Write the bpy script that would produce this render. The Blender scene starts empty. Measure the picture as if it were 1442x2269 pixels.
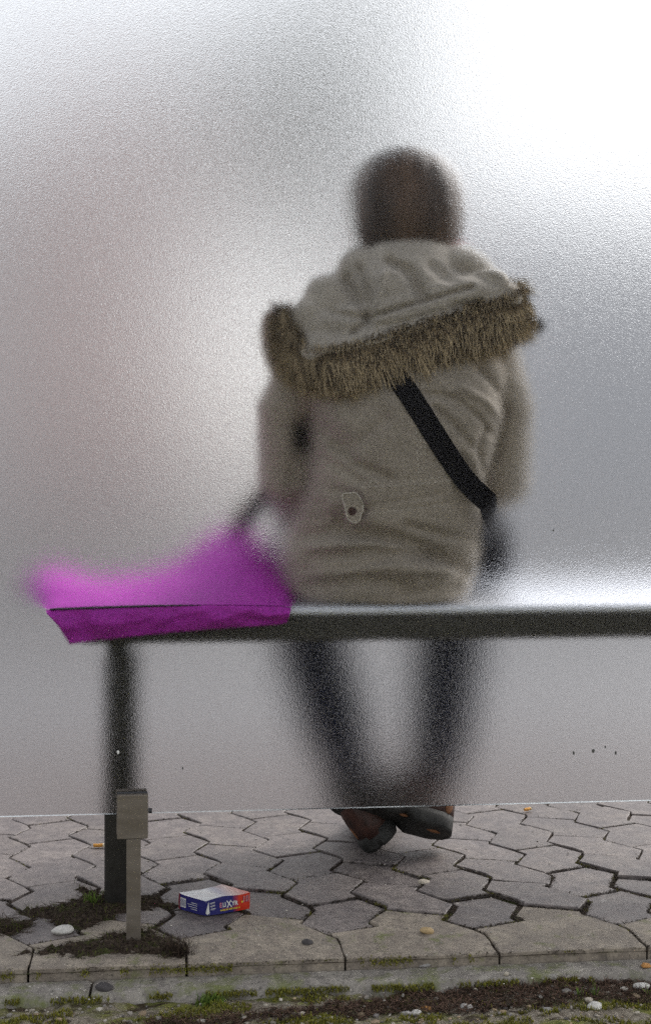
import bpy, bmesh, math, random
import numpy as np
from mathutils import Vector, Matrix, noise
from mathutils.bvhtree import BVHTree

random.seed(7); RNG = np.random.default_rng(7)
PI = math.pi
S = bpy.context.scene
COL = S.collection

# ------------------------------------------------------------------ camera
FPX, HC, VH, PSI = 2603.0, 0.72, 1085.0, math.radians(5.3)      # focal length in photo pixels, camera height, horizon row, yaw
FW = Vector((math.sin(PSI), math.cos(PSI), 0)); RT = Vector((math.cos(PSI), -math.sin(PSI), 0)); UP = Vector((0, 0, 1))
CAM = -1.9 * FW + Vector((0, 0, HC))
cam = bpy.data.cameras.new('camera'); camo = bpy.data.objects.new('camera', cam); COL.objects.link(camo)
camo.location = CAM; camo.rotation_euler = (PI / 2, 0, -PSI)
cam.sensor_fit = 'VERTICAL'; cam.sensor_height = 36; cam.lens = 36 * FPX / 2269; cam.shift_y = -(1134.5 - VH) / 2269
cam.clip_start = 0.02; cam.clip_end = 3000
S.camera = camo
# ------------------------------------------------------------------ world, sun, exposure
SUN_EL, SUN_AZ = math.radians(42), math.radians(56)             # azimuth from +y towards +x
w = bpy.data.worlds.new('World'); S.world = w; w.use_nodes = True
wn, wl = w.node_tree.nodes, w.node_tree.links
sky = wn.new('ShaderNodeTexSky'); sky.sky_type = 'NISHITA'; sky.sun_disc = False
sky.sun_elevation = SUN_EL; sky.sun_rotation = SUN_AZ; sky.air_density = 1.6; sky.dust_density = 3.0; sky.ozone_density = 1.0
hsv = wn.new('ShaderNodeHueSaturation'); hsv.inputs['Saturation'].default_value = 0.17
wl.new(sky.outputs[0], hsv.inputs['Color']); wl.new(hsv.outputs[0], wn['Background'].inputs['Color'])
wn['Background'].inputs['Strength'].default_value = 0.12
sl = bpy.data.lights.new('sun', 'SUN'); sl.energy = 0.6; sl.angle = math.radians(30); sl.color = (1, 0.96, 0.9)
slo = bpy.data.objects.new('sun', sl); COL.objects.link(slo)
sd = Vector((math.sin(SUN_AZ) * math.cos(SUN_EL), math.cos(SUN_AZ) * math.cos(SUN_EL), math.sin(SUN_EL)))
slo.rotation_euler = sd.to_track_quat('Z', 'Y').to_euler()
vs = S.view_settings; vs.view_transform = 'Standard'; vs.look = 'None'; vs.gamma = 1; vs.use_curve_mapping = False
vs.exposure = 0.98
S.render.engine = 'CYCLES'
cy = S.cycles
cy.use_denoising = False; cy.denoiser = 'OPENIMAGEDENOISE'; cy.use_adaptive_sampling = False
cy.max_bounces = 12; cy.transmission_bounces = 10; cy.diffuse_bounces = 4; cy.glossy_bounces = 4
cy.sample_clamp_indirect = 3; cy.caustics_refractive = True; cy.blur_glossy = 2.0

# ------------------------------------------------------------------ layout helpers (photo pixel -> point at a real depth)
def px(u, v, Y):
    d = FW + RT * ((u - 721) / FPX) + UP * ((VH - v) / FPX)
    return CAM + d * ((Y - CAM.y) / d.y)
def gp(u, v, z=0.0):
    d = FW + RT * ((u - 721) / FPX) + UP * ((VH - v) / FPX)
    return CAM + d * ((z - CAM.z) / d.z)

# ------------------------------------------------------------------ object helpers
def link(name, me, mats=None, parent=None, smooth=False):
    o = bpy.data.objects.new(name, me); COL.objects.link(o)
    if mats is not None:
        for m in (mats if isinstance(mats, (list, tuple)) else [mats]): me.materials.append(m)
    if smooth: me.polygons.foreach_set('use_smooth', [True] * len(me.polygons))
    if parent: o.parent = parent
    return o
def bmo(name, bm, mats=None, parent=None, smooth=False):
    me = bpy.data.meshes.new(name); bm.to_mesh(me); bm.free()
    return link(name, me, mats, parent, smooth)
def pyo(name, v, f, mats=None, parent=None, smooth=False):
    me = bpy.data.meshes.new(name); me.from_pydata([tuple(p) for p in v], [], [tuple(q) for q in f]); me.update()
    return link(name, me, mats, parent, smooth)
def empty(name, loc):
    o = bpy.data.objects.new(name, None); COL.objects.link(o); o.location = loc; o.empty_display_size = 0.05
    return o
def tag(o, label, cat, group=None):
    o['label'] = label; o['category'] = cat
    if group: o['group'] = group
    return o
def keep(o, parent):
    # parent without moving (parents are unrotated empties)
    o.parent = parent; o.matrix_parent_inverse = Matrix.Translation(-Vector(parent.location)); return o
def struct(o): o['kind'] = 'structure'; return o
def stuff(o, label=None, cat=None):
    o['kind'] = 'stuff'
    if label: o['label'] = label; o['category'] = cat
    return o
def box(bm, x0, x1, y0, y1, z0, z1, bev=0.0, seg=2):
    r = bmesh.ops.create_cube(bm, size=1.0)
    vv = r['verts']
    for v in vv:
        v.co = Vector(((x0 + x1) / 2 + v.co.x * (x1 - x0), (y0 + y1) / 2 + v.co.y * (y1 - y0), (z0 + z1) / 2 + v.co.z * (z1 - z0)))
    if bev > 0:
        ed = list({e for v in vv for e in v.link_edges})
        bmesh.ops.bevel(bm, geom=ed, offset=bev, segments=seg, profile=0.5, affect='EDGES')
    return bm
def boxo(name, x0, x1, y0, y1, z0, z1, mat, parent=None, bev=0.0, seg=2, smooth=False):
    return bmo(name, box(bmesh.new(), x0, x1, y0, y1, z0, z1, bev, seg), mat, parent, smooth)
def frames(pts):
    n = len(pts); T = [(pts[min(i + 1, n - 1)] - pts[max(i - 1, 0)]).normalized() for i in range(n)]
    a = Vector((0, 0, 1)) if abs(T[0].z) < 0.9 else Vector((1, 0, 0))
    N = [(a - T[0] * a.dot(T[0])).normalized()]
    for i in range(1, n):
        q = N[-1] - T[i] * N[-1].dot(T[i]); N.append(q.normalized())
    return T, N
def tube(pts, rad, seg=12, cap=True, off=0):
    """tapered round tube: verts, faces"""
    pts = [Vector(p) for p in pts]; n = len(pts)
    if not hasattr(rad, '__len__'): rad = [rad] * n
    T, N = frames(pts); v, f = [], []
    for i in range(n):
        B = T[i].cross(N[i])
        for k in range(seg):
            a = 2 * PI * k / seg; v.append(pts[i] + (N[i] * math.cos(a) + B * math.sin(a)) * rad[i])
    for i in range(n - 1):
        for k in range(seg):
            f.append((off + i * seg + k, off + i * seg + (k + 1) % seg, off + (i + 1) * seg + (k + 1) % seg, off + (i + 1) * seg + k))
    if cap:
        f.append(tuple(off + k for k in reversed(range(seg)))); f.append(tuple(off + (n - 1) * seg + k for k in range(seg)))
    return v, f
def ribbon(pts, nrm, width, thick):
    """flat strap along pts whose broad face has normal nrm[i]"""
    pts = [Vector(p) for p in pts]; n = len(pts); v, f = [], []
    for i in range(n):
        t = (pts[min(i + 1, n - 1)] - pts[max(i - 1, 0)]).normalized(); s = t.cross(Vector(nrm[i])).normalized(); q = s.cross(t).normalized()
        for a, b in ((-1, -1), (1, -1), (1, 1), (-1, 1)): v.append(pts[i] + s * a * width / 2 + q * b * thick / 2)
    for i in range(n - 1):
        for k in range(4): f.append((i * 4 + k, i * 4 + (k + 1) % 4, i * 4 + 4 + (k + 1) % 4, i * 4 + 4 + k))
    f.append((3, 2, 1, 0)); f.append(tuple((n - 1) * 4 + k for k in range(4)))
    return v, f
def loft(rings, closed_ends=True):
    n = len(rings[0]); v = [p for r in rings for p in r]; f = []
    for i in range(len(rings) - 1):
        for k in range(n): f.append((i * n + k, i * n + (k + 1) % n, (i + 1) * n + (k + 1) % n, (i + 1) * n + k))
    if closed_ends:
        f.append(tuple(reversed(range(n)))); f.append(tuple((len(rings) - 1) * n + k for k in range(n)))
    return v, f
def catmull(P, m=8):
    P = [Vector(p) for p in P]; out = []
    for i in range(len(P) - 1):
        p0, p1, p2, p3 = P[max(i - 1, 0)], P[i], P[i + 1], P[min(i + 2, len(P) - 1)]
        for k in range(m):
            t = k / m; out.append(0.5 * ((2 * p1) + (p2 - p0) * t + (2 * p0 - 5 * p1 + 4 * p2 - p3) * t * t + (3 * p1 - p0 - 3 * p2 + p3) * t ** 3))
    out.append(P[-1]); return out
def remesh(parts, voxel, smooth_it=6, name='remeshed'):
    """union of closed shells -> one continuous surface"""
    v, f = [], []
    for pv, pf in parts:
        b = len(v); v += [tuple(p) for p in pv]; f += [tuple(i + b for i in q) for q in pf]
    me = bpy.data.meshes.new('tmp'); me.from_pydata(v, [], f); me.update()
    o = bpy.data.objects.new('tmp', me); COL.objects.link(o)
    m = o.modifiers.new('r', 'REMESH'); m.mode = 'VOXEL'; m.voxel_size = voxel; m.use_smooth_shade = True
    if smooth_it:
        s = o.modifiers.new('s', 'SMOOTH'); s.iterations = smooth_it; s.factor = 0.5
    dg = bpy.context.evaluated_depsgraph_get(); dg.update()
    out = bpy.data.meshes.new_from_object(o.evaluated_get(dg)); out.name = name
    bpy.data.objects.remove(o); bpy.data.meshes.remove(me)
    return out
def ellip(c, r, seg=20, rot=None):
    bm = bmesh.new(); bmesh.ops.create_uvsphere(bm, u_segments=seg, v_segments=seg // 2 + 2, radius=1.0)
    M = Matrix.Translation(Vector(c)) @ (rot.to_4x4() if rot else Matrix()) @ Matrix.Diagonal((r[0], r[1], r[2], 1))
    bmesh.ops.transform(bm, matrix=M, verts=bm.verts); bm.verts.index_update()
    o = ([v.co.copy() for v in bm.verts], [tuple(v.index for v in q.verts) for q in bm.faces]); bm.free(); return o
def caps(pts, rad, seg=14):
    """tapered limb with round ends, closed shells"""
    out = [tube(pts, rad, seg)]
    if not hasattr(rad, '__len__'): rad = [rad] * len(pts)
    for p, r in zip(pts, rad): out.append(ellip(p, (r, r, r), 14))
    return out
def nz(p, s, seed=0.0): return noise.noise(Vector(p) * s + Vector((seed, seed * 1.7, -seed)))
def pebble_mesh(name, sx, sy, sz, seed, sub=2, rough=0.22):
    bm = bmesh.new(); bmesh.ops.create_icosphere(bm, subdivisions=sub, radius=1.0)
    for v in bm.verts:
        d = 1 + rough * nz(v.co, 1.3, seed) + rough * 0.4 * nz(v.co, 3.1, seed + 3)
        v.co = Vector((v.co.x * sx * d, v.co.y * sy * d, v.co.z * sz * d))
    me = bpy.data.meshes.new(name); bm.to_mesh(me); bm.free(); return me

# ------------------------------------------------------------------ materials
def mat(name, color=(0.5, 0.5, 0.5), rough=0.7, metal=0.0, spec=0.5):
    m = bpy.data.materials.new(name); m.use_nodes = True; b = m.node_tree.nodes['Principled BSDF']
    b.inputs['Base Color'].default_value = (*color, 1); b.inputs['Roughness'].default_value = rough
    b.inputs['Metallic'].default_value = metal; b.inputs['Specular IOR Level'].default_value = spec
    return m
class NT:
    def __init__(s, m): s.t = m.node_tree; s.n = s.t.nodes; s.l = s.t.links; s.b = s.n.get('Principled BSDF')
    def add(s, typ, **kw):
        k = s.n.new(typ)
        for a, b in kw.items():
            if a in k.inputs: k.inputs[a].default_value = b
            else: setattr(k, a, b)
        return k
    def coord(s, out='Object', scale=(1, 1, 1)):
        c = s.add('ShaderNodeTexCoord'); mp = s.add('ShaderNodeMapping'); mp.inputs['Scale'].default_value = scale
        s.l.new(c.outputs[out], mp.inputs['Vector']); return mp.outputs[0]
    def world(s, scale=(1, 1, 1)):
        c = s.add('ShaderNodeNewGeometry'); mp = s.add('ShaderNodeMapping'); mp.inputs['Scale'].default_value = scale
        s.l.new(c.outputs['Position'], mp.inputs['Vector']); return mp.outputs[0]
    def noise(s, vec, scale, detail=4, rough=0.55, dist=0.0):
        k = s.add('ShaderNodeTexNoise'); k.inputs['Scale'].default_value = scale; k.inputs['Detail'].default_value = detail
        k.inputs['Roughness'].default_value = rough; k.inputs['Distortion'].default_value = dist
        if vec is not None: s.l.new(vec, k.inputs['Vector'])
        return k.outputs[0]
    def ramp(s, fac, stops):
        k = s.add('ShaderNodeValToRGB'); e = k.color_ramp.elements
        while len(e) < len(stops): e.new(0.5)
        for q, (p, c) in zip(e, stops): q.position = p; q.color = (*c, 1) if len(c) == 3 else c
        s.l.new(fac, k.inputs['Fac']); return k.outputs[0]
    def mix(s, fac, a, b, mode='MIX'):
        k = s.add('ShaderNodeMix'); k.data_type = 'RGBA'; k.blend_type = mode
        for sock, val in ((k.inputs[0], fac), (k.inputs[6], a), (k.inputs[7], b)):
            if isinstance(val, bpy.types.NodeSocket): s.l.new(val, sock)
            elif isinstance(val, (int, float)): sock.default_value = val
            else: sock.default_value = (*val, 1)
        return k.outputs[2]
    def bump(s, h, strength=0.3, dist=0.01, prev=None):
        k = s.add('ShaderNodeBump'); k.inputs['Strength'].default_value = strength; k.inputs['Distance'].default_value = dist
        s.l.new(h, k.inputs['Height'])
        if prev is not None: s.l.new(prev, k.inputs['Normal'])
        return k.outputs[0]
    def base(s, c): s.l.new(c, s.b.inputs['Base Color'])
    def normal(s, c): s.l.new(c, s.b.inputs['Normal'])
    def rough(s, c): s.l.new(c, s.b.inputs['Roughness'])
W0 = (0, 0, 0); W1 = (1, 1, 1)
def concrete(name, ca, cb, moss=0.0, rough=0.75, rand=0.25):
    m = mat(name, ca, rough); n = NT(m); P = n.world()
    info = n.add('ShaderNodeObjectInfo')
    big = n.noise(P, 9, 4); fine = n.noise(P, 420, 3, 0.7); mid = n.noise(P, 60, 5, 0.65)
    c = n.mix(n.ramp(big, [(0.3, W0), (0.7, W1)]), ca, cb)
    hv = n.add('ShaderNodeHueSaturation'); mr = n.add('ShaderNodeMapRange'); mr.inputs['To Min'].default_value = 1 - rand; mr.inputs['To Max'].default_value = 1 + rand
    n.l.new(info.outputs['Random'], mr.inputs['Value']); n.l.new(mr.outputs[0], hv.inputs['Value']); n.l.new(c, hv.inputs['Color'])
    c = n.mix(0.55, hv.outputs[0], n.ramp(mid, [(0.30, (0.15,) * 3), (0.47, (0.95,) * 3), (0.72, (1.25,) * 3)]), 'MULTIPLY')
    c = n.mix(0.75, c, n.ramp(fine, [(0.3, (0.3, 0.28, 0.27)), (0.46, (1, 1, 1)), (0.62, (1.05,) * 3), (0.74, (1.6,) * 3)]), 'MULTIPLY')
    pt = n.noise(P, 27, 5, 0.7, 0.5); c = n.mix(n.ramp(pt, [(0.40, W0), (0.60, (0.55,) * 3)]), c, tuple(q * k for q, k in zip(cb, (0.55, 0.52, 0.55))))
    pit = n.noise(P, 150, 3, 0.65); c = n.mix(n.ramp(pit, [(0.58, W0), (0.68, (0.75,) * 3)]), c, tuple(q * 0.28 for q in cb)); c = n.mix(n.ramp(pit, [(0.26, (0.5,) * 3), (0.36, W0)]), c, tuple(min(0.8, q * 1.7) for q in ca))
    gm_ = n.noise(n.world((1, 1.6, 1)), 33, 3, 0.5); c = n.mix(n.ramp(gm_, [(0.70, W0), (0.76, (0.5,) * 3)]), c, (0.42, 0.40, 0.39))
    st = n.noise(n.world((14, 40, 14)), 2.2, 5, 0.7)                       # dark wipe-like stains
    c = n.mix(n.ramp(st, [(0.62, W0), (0.74, (0.55,) * 3)]), c, (0.07, 0.06, 0.055))
    if moss:
        ms = n.noise(P, 16, 5, 0.7)
        c = n.mix(n.ramp(ms, [(0.62 - moss, W0), (0.72 - moss * 0.6, (0.85,) * 3)]), c, (0.13, 0.15, 0.035))
    n.base(c)
    n.normal(n.bump(fine, 0.35, 0.002, n.bump(mid, 0.35, 0.004)))
    n.rough(n.ramp(mid, [(0.2, (rough - 0.2,) * 3), (0.8, (rough + 0.1,) * 3)]))
    return m
M = {}
M['paver'] = concrete('paver_concrete', (0.248, 0.212, 0.194), (0.172, 0.150, 0.150), 0.0, 0.58, 0.18)
M['border'] = concrete('border_concrete', (0.37, 0.315, 0.25), (0.28, 0.24, 0.195), 0.05, 0.75, 0.06)
M['kerb'] = concrete('kerb_concrete', (0.37, 0.34, 0.30), (0.24, 0.22, 0.195), 0.13, 0.85, 0.08)
M['slab'] = concrete('far_pavement', (0.26, 0.25, 0.25), (0.21, 0.205, 0.21), 0.0, 0.5, 0.0)
M['road'] = concrete('road_asphalt', (0.17, 0.17, 0.175), (0.13, 0.13, 0.135), 0.0, 0.45, 0.0)
def soilmat():
    m = mat('soil', (0.05, 0.035, 0.025), 0.95, spec=0.2); n = NT(m); P = n.world()
    a = n.noise(P, 160, 5, 0.7); b = n.noise(P, 25, 4)
    c = n.ramp(a, [(0.3, (0.014, 0.010, 0.008)), (0.5, (0.055, 0.040, 0.030)), (0.72, (0.14, 0.108, 0.08))])
    c = n.mix(n.ramp(b, [(0.55, W0), (0.66, (0.8,) * 3)]), c, (0.06, 0.075, 0.02))
    n.base(c); n.normal(n.bump(a, 0.8, 0.006)); return m
M['soil'] = soilmat()
def vergemat():
    m = mat('verge_ground', (0.15, 0.13, 0.1), 0.95, spec=0.2); n = NT(m); P = n.world()
    a = n.noise(P, 130, 5, 0.75); b = n.noise(n.world((1, 2.2, 1)), 11, 5, 0.65); d = n.noise(P, 45, 4, 0.6); e = n.noise(n.world((1, 2.5, 1)), 17, 4, 0.6, 0.6)
    c = n.ramp(a, [(0.3, (0.09, 0.075, 0.058)), (0.5, (0.25, 0.215, 0.17)), (0.7, (0.42, 0.38, 0.32))])
    g = n.ramp(d, [(0.3, (0.07, 0.085, 0.018)), (0.5, (0.17, 0.18, 0.04)), (0.7, (0.27, 0.26, 0.06))])
    c = n.mix(n.ramp(b, [(0.46, W0), (0.58, (0.9,) * 3)]), c, g)
    c = n.mix(n.ramp(e, [(0.56, W0), (0.64, (0.9,) * 3)]), c, (0.045, 0.03, 0.022))
    n.base(c); n.normal(n.bump(a, 0.8, 0.006)); return m
M['verge'] = vergemat()
def attr_mat(name, rough=0.8, spec=0.2, trans=0.0, sheen=0.0):
    m = mat(name, (0.5,) * 3, rough, spec=spec); n = NT(m); a = n.add('ShaderNodeAttribute'); a.attribute_name = 'Col'; n.base(a.outputs['Color']); return m
M['strand'] = attr_mat('strand_fibres', 0.85)
def fabric(name, ca, cb, weave=1400, rough=0.9, sheen=0.2):
    m = mat(name, ca, rough, spec=0.2); n = NT(m); P = n.coord('Object')
    a = n.noise(P, 14, 4, 0.6); wv = n.noise(P, weave, 2, 0.6); md = n.noise(P, 120, 4, 0.6)
    c = n.mix(n.ramp(a, [(0.3, W0), (0.7, W1)]), ca, cb)
    c = n.mix(0.4, c, n.ramp(md, [(0.3, (0.6,) * 3), (0.6, (1.1,) * 3)]), 'MULTIPLY')
    n.base(c); n.normal(n.bump(wv, 0.15, 0.0006, n.bump(md, 0.10, 0.002)))
    n.b.inputs['Sheen Weight'].default_value = sheen; n.b.inputs['Sheen Roughness'].default_value = 0.5
    return m
M['coat'] = fabric('khaki_canvas', (0.385, 0.333, 0.270), (0.325, 0.282, 0.23))
M['lining'] = fabric('hood_canvas', (0.46, 0.415, 0.355), (0.40, 0.36, 0.31))
M['thread'] = mat('pale_thread', (0.55, 0.50, 0.42), 0.9)
M['jeans'] = fabric('navy_denim', (0.009, 0.013, 0.036), (0.006, 0.008, 0.020), 1100, 0.9, 0.05)
M['purple'] = fabric('purple_nylon', (0.50, 0.045, 0.47), (0.44, 0.035, 0.42), 900, 0.6, 0.0)
M['webbing'] = fabric('black_webbing', (0.011, 0.010, 0.012), (0.009, 0.008, 0.010), 700, 0.8, 0.0)
M['blackbag'] = fabric('dark_bag_nylon', (0.022, 0.022, 0.035), (0.016, 0.016, 0.026), 700, 0.6, 0.1)
M['zip'] = mat('zip_black', (0.012, 0.01, 0.016), 0.5)
M['skin'] = mat('skin', (0.52, 0.31, 0.24), 0.55); M['skin'].node_tree.nodes['Principled BSDF'].inputs['Subsurface Weight'].default_value = 0.1
M['red'] = fabric('red_knit', (0.45, 0.02, 0.02), (0.36, 0.015, 0.015), 500)
M['rubber'] = mat('sole_rubber', (0.032, 0.033, 0.033), 0.7); _n = NT(M['rubber']); _a = _n.noise(_n.coord(), 60, 5, 0.7)
_n.base(_n.ramp(_a, [(0.3, (0.010, 0.010, 0.010)), (0.7, (0.032, 0.032, 0.030))])); _n.normal(_n.bump(_a, 0.3, 0.003))
M['leather'] = mat('brown_leather', (0.075, 0.030, 0.022), 0.6); _n = NT(M['leather']); _a = _n.noise(_n.coord(), 45, 5, 0.7)
_n.base(_n.ramp(_a, [(0.3, (0.022, 0.010, 0.008)), (0.7, (0.075, 0.030, 0.021))])); _n.normal(_n.bump(_a, 0.4, 0.003))
M['orange'] = mat('orange_rubber', (0.20, 0.085, 0.035), 0.7)
def metalmat(name, ca, cb, rough, metal=0.9, stretch=(1, 1, 1)):
    m = mat(name, ca, rough, metal); n = NT(m); a = n.noise(n.coord('Object', stretch), 30, 6, 0.7)
    n.base(n.ramp(a, [(0.3, ca), (0.7, cb)])); n.rough(n.ramp(a, [(0.3, (rough - 0.1,) * 3), (0.7, (rough + 0.12,) * 3)])); n.normal(n.bump(a, 0.08, 0.003)); return m
M['steel'] = metalmat('weathered_steel', (0.16, 0.135, 0.11), (0.235, 0.205, 0.175), 0.55, 0.55, (0.35, 1, 1.6))
M['cap'] = metalmat('rubber_gasket', (0.03, 0.032, 0.036), (0.06, 0.06, 0.07), 0.6, 0.0)
M['benchmetal'] = metalmat('dark_painted_metal', (0.035, 0.032, 0.024), (0.052, 0.047, 0.036), 0.5, 0.0)
M['benchleg'] = metalmat('black_leg_paint', (0.012, 0.011, 0.010), (0.026, 0.024, 0.021), 0.42, 0.0)
M['seat'] = metalmat('seat_metal', (0.72, 0.74, 0.79), (0.80, 0.82, 0.87), 0.46, 0.9)
M['hair'] = mat('brown_hair', (0.045, 0.028, 0.018), 0.5); _n = NT(M['hair']); _a = _n.noise(_n.coord('Object', (60, 60, 4)), 1.0, 4, 0.6); _b = _n.noise(_n.coord('Object', (14, 14, 3)), 1.0, 3)
_n.base(_n.mix(_n.ramp(_b, [(0.42, W0), (0.62, W1)]), (0.036, 0.020, 0.012), _n.ramp(_a, [(0.3, (0.060, 0.033, 0.019)), (0.7, (0.125, 0.072, 0.041))])))
_n.normal(_n.bump(_a, 0.5, 0.01))

# patterned cast glass: smooth face towards the street behind, stippled face towards the bench
def glassmat(name, rough, bump, edge=False):
    m = bpy.data.materials.new(name); m.use_nodes = True; t = m.node_tree; t.nodes.clear(); n = NT(m)
    o = n.add('ShaderNodeOutputMaterial')
    if edge:
        g = n.add('ShaderNodeBsdfGlass'); g.inputs['Color'].default_value = (0.93, 0.97, 0.97, 1); g.inputs['IOR'].default_value = 1.5; g.inputs['Roughness'].default_value = 0.3
        n.l.new(g.outputs[0], o.inputs['Surface']); return m
    g = n.add('ShaderNodeBsdfRefraction'); g.distribution = 'BECKMANN'
    g.inputs['Color'].default_value = (0.97, 0.975, 0.985, 1); g.inputs['IOR'].default_value = 1.47; g.inputs['Roughness'].default_value = rough
    gl_ = n.add('ShaderNodeBsdfGlossy'); gl_.inputs['Roughness'].default_value = 0.15; gl_.inputs['Color'].default_value = (1, 1, 1, 1)
    mx = n.add('ShaderNodeMixShader'); mx.inputs[0].default_value = 0.003
    if bump:
        P = n.world()
        a = n.noise(P, 640, 1.0, 0.5); b = n.noise(P, 1300, 1, 0.5)
        nb = n.bump(a, 1.0, 0.00054); nb = n.bump(b, 1.0, 0.0002, nb); n.l.new(nb, g.inputs['Normal'])
    n.l.new(g.outputs[0], mx.inputs[1]); n.l.new(gl_.outputs[0], mx.inputs[2]); n.l.new(mx.outputs[0], o.inputs['Surface']); return m
M['glass_smooth'] = glassmat('glass_smooth', 0.0, False)
M['glass_rough'] = glassmat('glass_stippled', 0.20, True)
M['glass_edge'] = glassmat('glass_edge', 0, False, True)

# ================================================================== SETTING
# ground: one sheet to the horizon
struct(pyo('ground', [(-1500, -400, -0.16), (1500, -400, -0.16), (1500, 2500, -0.16), (-1500, 2500, -0.16)], [(0, 1, 2, 3)], M['slab']))
# the verge in the foreground: uneven gravelly, mossy earth
def verge_z(x, y):
    p = Vector((x, y, 0))
    return -0.034 + 0.010 * nz(p, 7, 2) + 0.006 * nz(p, 22, 5) + 0.0035 * nz(p, 70, 9) + 0.0015 * nz(p, 190, 4)
def grid(name, x0, x1, y0, y1, dx, dy, zf, m, parent=None, smooth=True):
    nx, ny = int((x1 - x0) / dx) + 1, int((y1 - y0) / dy) + 1; v, f = [], []
    for j in range(ny):
        for i in range(nx):
            x = x0 + (x1 - x0) * i / (nx - 1); y = y0 + (y1 - y0) * j / (ny - 1); v.append((x, y, zf(x, y)))
    for j in range(ny - 1):
        for i in range(nx - 1): f.append((j * nx + i, j * nx + i + 1, (j + 1) * nx + i + 1, (j + 1) * nx + i))
    return pyo(name, v, f, m, parent, smooth)
struct(grid('verge', -0.85, 0.95, -0.62, -0.148, 0.005, 0.005, verge_z, M['verge']))
struct(pyo('verge_outer', [(-6, -6, -0.055), (6, -6, -0.055), (6, -0.2, -0.055), (-6, -0.2, -0.055)], [(0, 1, 2, 3)], M['verge']))

# pavement bedding + pavers
pav = struct(grid('pavement', -2.2, 2.2, -0.10, 1.5, 0.02, 0.02, lambda x, y: -0.0052 + 0.0015 * nz((x, y, 0), 40), M['soil']))
U = Vector((0.1195, 0)); T = Vector((0.0212, -0.1353)); P0 = Vector((0.4089, 0.5226))
L_, TP, JAr, JBl, JBr = Vector((-0.0327, -0.0637)), Vector((0.0097, -0.1154)), Vector((-0.0211, -0.0853)), Vector((-0.005, -0.0167)), Vector((-0.0262, -0.0475))
vcache = {}
def lat(c, r, d=None, key='R'):
    k = (c, r, key)
    if k not in vcache:
        j = 0.0022 if r < 2 else 0.004
        q = P0 + U * c + T * r + (d if d else Vector((0, 0)))
        q = q + Vector((random.uniform(-j, j), random.uniform(-j, j)))
        vcache[k] = q
    return vcache[k].copy()
def R(c, r): return lat(c, r)
def L(c, r): return lat(c, r, L_, 'L')
def TPp(c, r): return lat(c, r, TP, 'T')
def JA(c, r): return lat(c, r, JAr, 'JA')
def JL(c, r): return lat(c, r, JBl, 'JL')
def JR(c, r): return lat(c, r, JBr, 'JR')
def shrink(poly, d):
    """inset a ccw polygon by d (mitred)"""
    n = len(poly); out = []
    for i in range(n):
        p0, p1, p2 = poly[i - 1], poly[i], poly[(i + 1) % n]
        a = (p1 - p0).normalized(); b = (p2 - p1).normalized(); na = Vector((-a.y, a.x)); nb = Vector((-b.y, b.x))
        m = na + nb
        if m.length < 1e-4: m = na
        m.normalize(); k = max(m.dot(na), 0.5); out.append(p1 + m * (d / k))
    return out
def area(p): return sum(p[i].x * p[(i + 1) % len(p)].y - p[(i + 1) % len(p)].x * p[i].y for i in range(len(p))) / 2
def subdivide_edges(poly, amp):
    out = []
    for i, p in enumerate(poly):
        q = poly[(i + 1) % len(poly)]; out.append(p)
        n = max(1, int((q - p).length / 0.022))
        for k in range(1, n):
            t = k / n; d = (q - p).normalized(); nn = Vector((-d.y, d.x)); out.append(p.lerp(q, t) + nn * random.uniform(-amp, amp))
    return out
def paver(poly, gap, top, tilt, m, name='paver', thick=0.04):
    if area(poly) < 0: poly = poly[::-1]
    a = shrink(poly, gap); a = subdivide_edges(a, 0.0009 + gap * 0.28); b = shrink(a, 0.0016)
    c = sum(a, Vector((0, 0))) / len(a); n = len(a); v = []
    def zz(p): return top + (p.x - c.x) * tilt[0] + (p.y - c.y) * tilt[1]
    for p in a: v.append((p.x - c.x, p.y - c.y, zz(p) - thick))
    for p in a: v.append((p.x - c.x, p.y - c.y, zz(p) - 0.0015))
    for p in b: v.append((p.x - c.x, p.y - c.y, zz(p)))
    f = [(i, (i + 1) % n, n + (i + 1) % n, n + i) for i in range(n)] + [(n + i, n + (i + 1) % n, 2 * n + (i + 1) % n, 2 * n + i) for i in range(n)]
    f.append(tuple(2 * n + i for i in range(n)))
    o = pyo(name, v, f, m, pav); o.location = (c.x, c.y, 0); return o
def tl(a): return (random.uniform(-a, a), random.uniform(-a, a))
ROWN = 3                                            # last full row of zigzags before the border
# parity: zigzag columns c even = left boundary of an A column
farv, farf = [], []
NEAR = []
cnt = 0
for c in range(-17, 13):
    for r in range(-7, ROWN):
        A = (c % 2 == 0)
        if A: poly = [TPp(c, r), JA(c + 1, r), R(c + 1, r + 1), L(c + 1, r + 1), JA(c + 1, r + 1), TPp(c, r + 1), L(c, r + 1), R(c, r + 1)]
        else: poly = [JL(c, r), JR(c + 1, r), L(c + 1, r), TPp(c + 1, r), R(c + 1, r + 1), JR(c + 1, r + 1), JL(c, r + 1), R(c, r + 1), TPp(c, r), L(c, r)]
        near = r >= ROWN - 2
        cx_ = sum(p.x for p in poly) / len(poly); cy_ = sum(p.y for p in poly) / len(poly)
        gap = random.uniform(0.0008, 0.0016) if not near else random.uniform(0.0016, 0.0045)
        if cx_ < -0.2 and cy_ < 0.2: gap = random.uniform(0.003, 0.006)
        if random.random() < 0.15: gap += 0.0015
        o = paver(poly, gap, random.uniform(-0.0015, 0.0015) * (2.2 if near else 1), tl(0.010 if not near else 0.018), M['paver'])
        cnt += 1
        if -0.65 < cx_ < 0.7: NEAR.append((poly, 1.0 if near else 0.75 if cx_ < -0.2 and cy_ < 0.25 else 0.22))
n = ROWN
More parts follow.
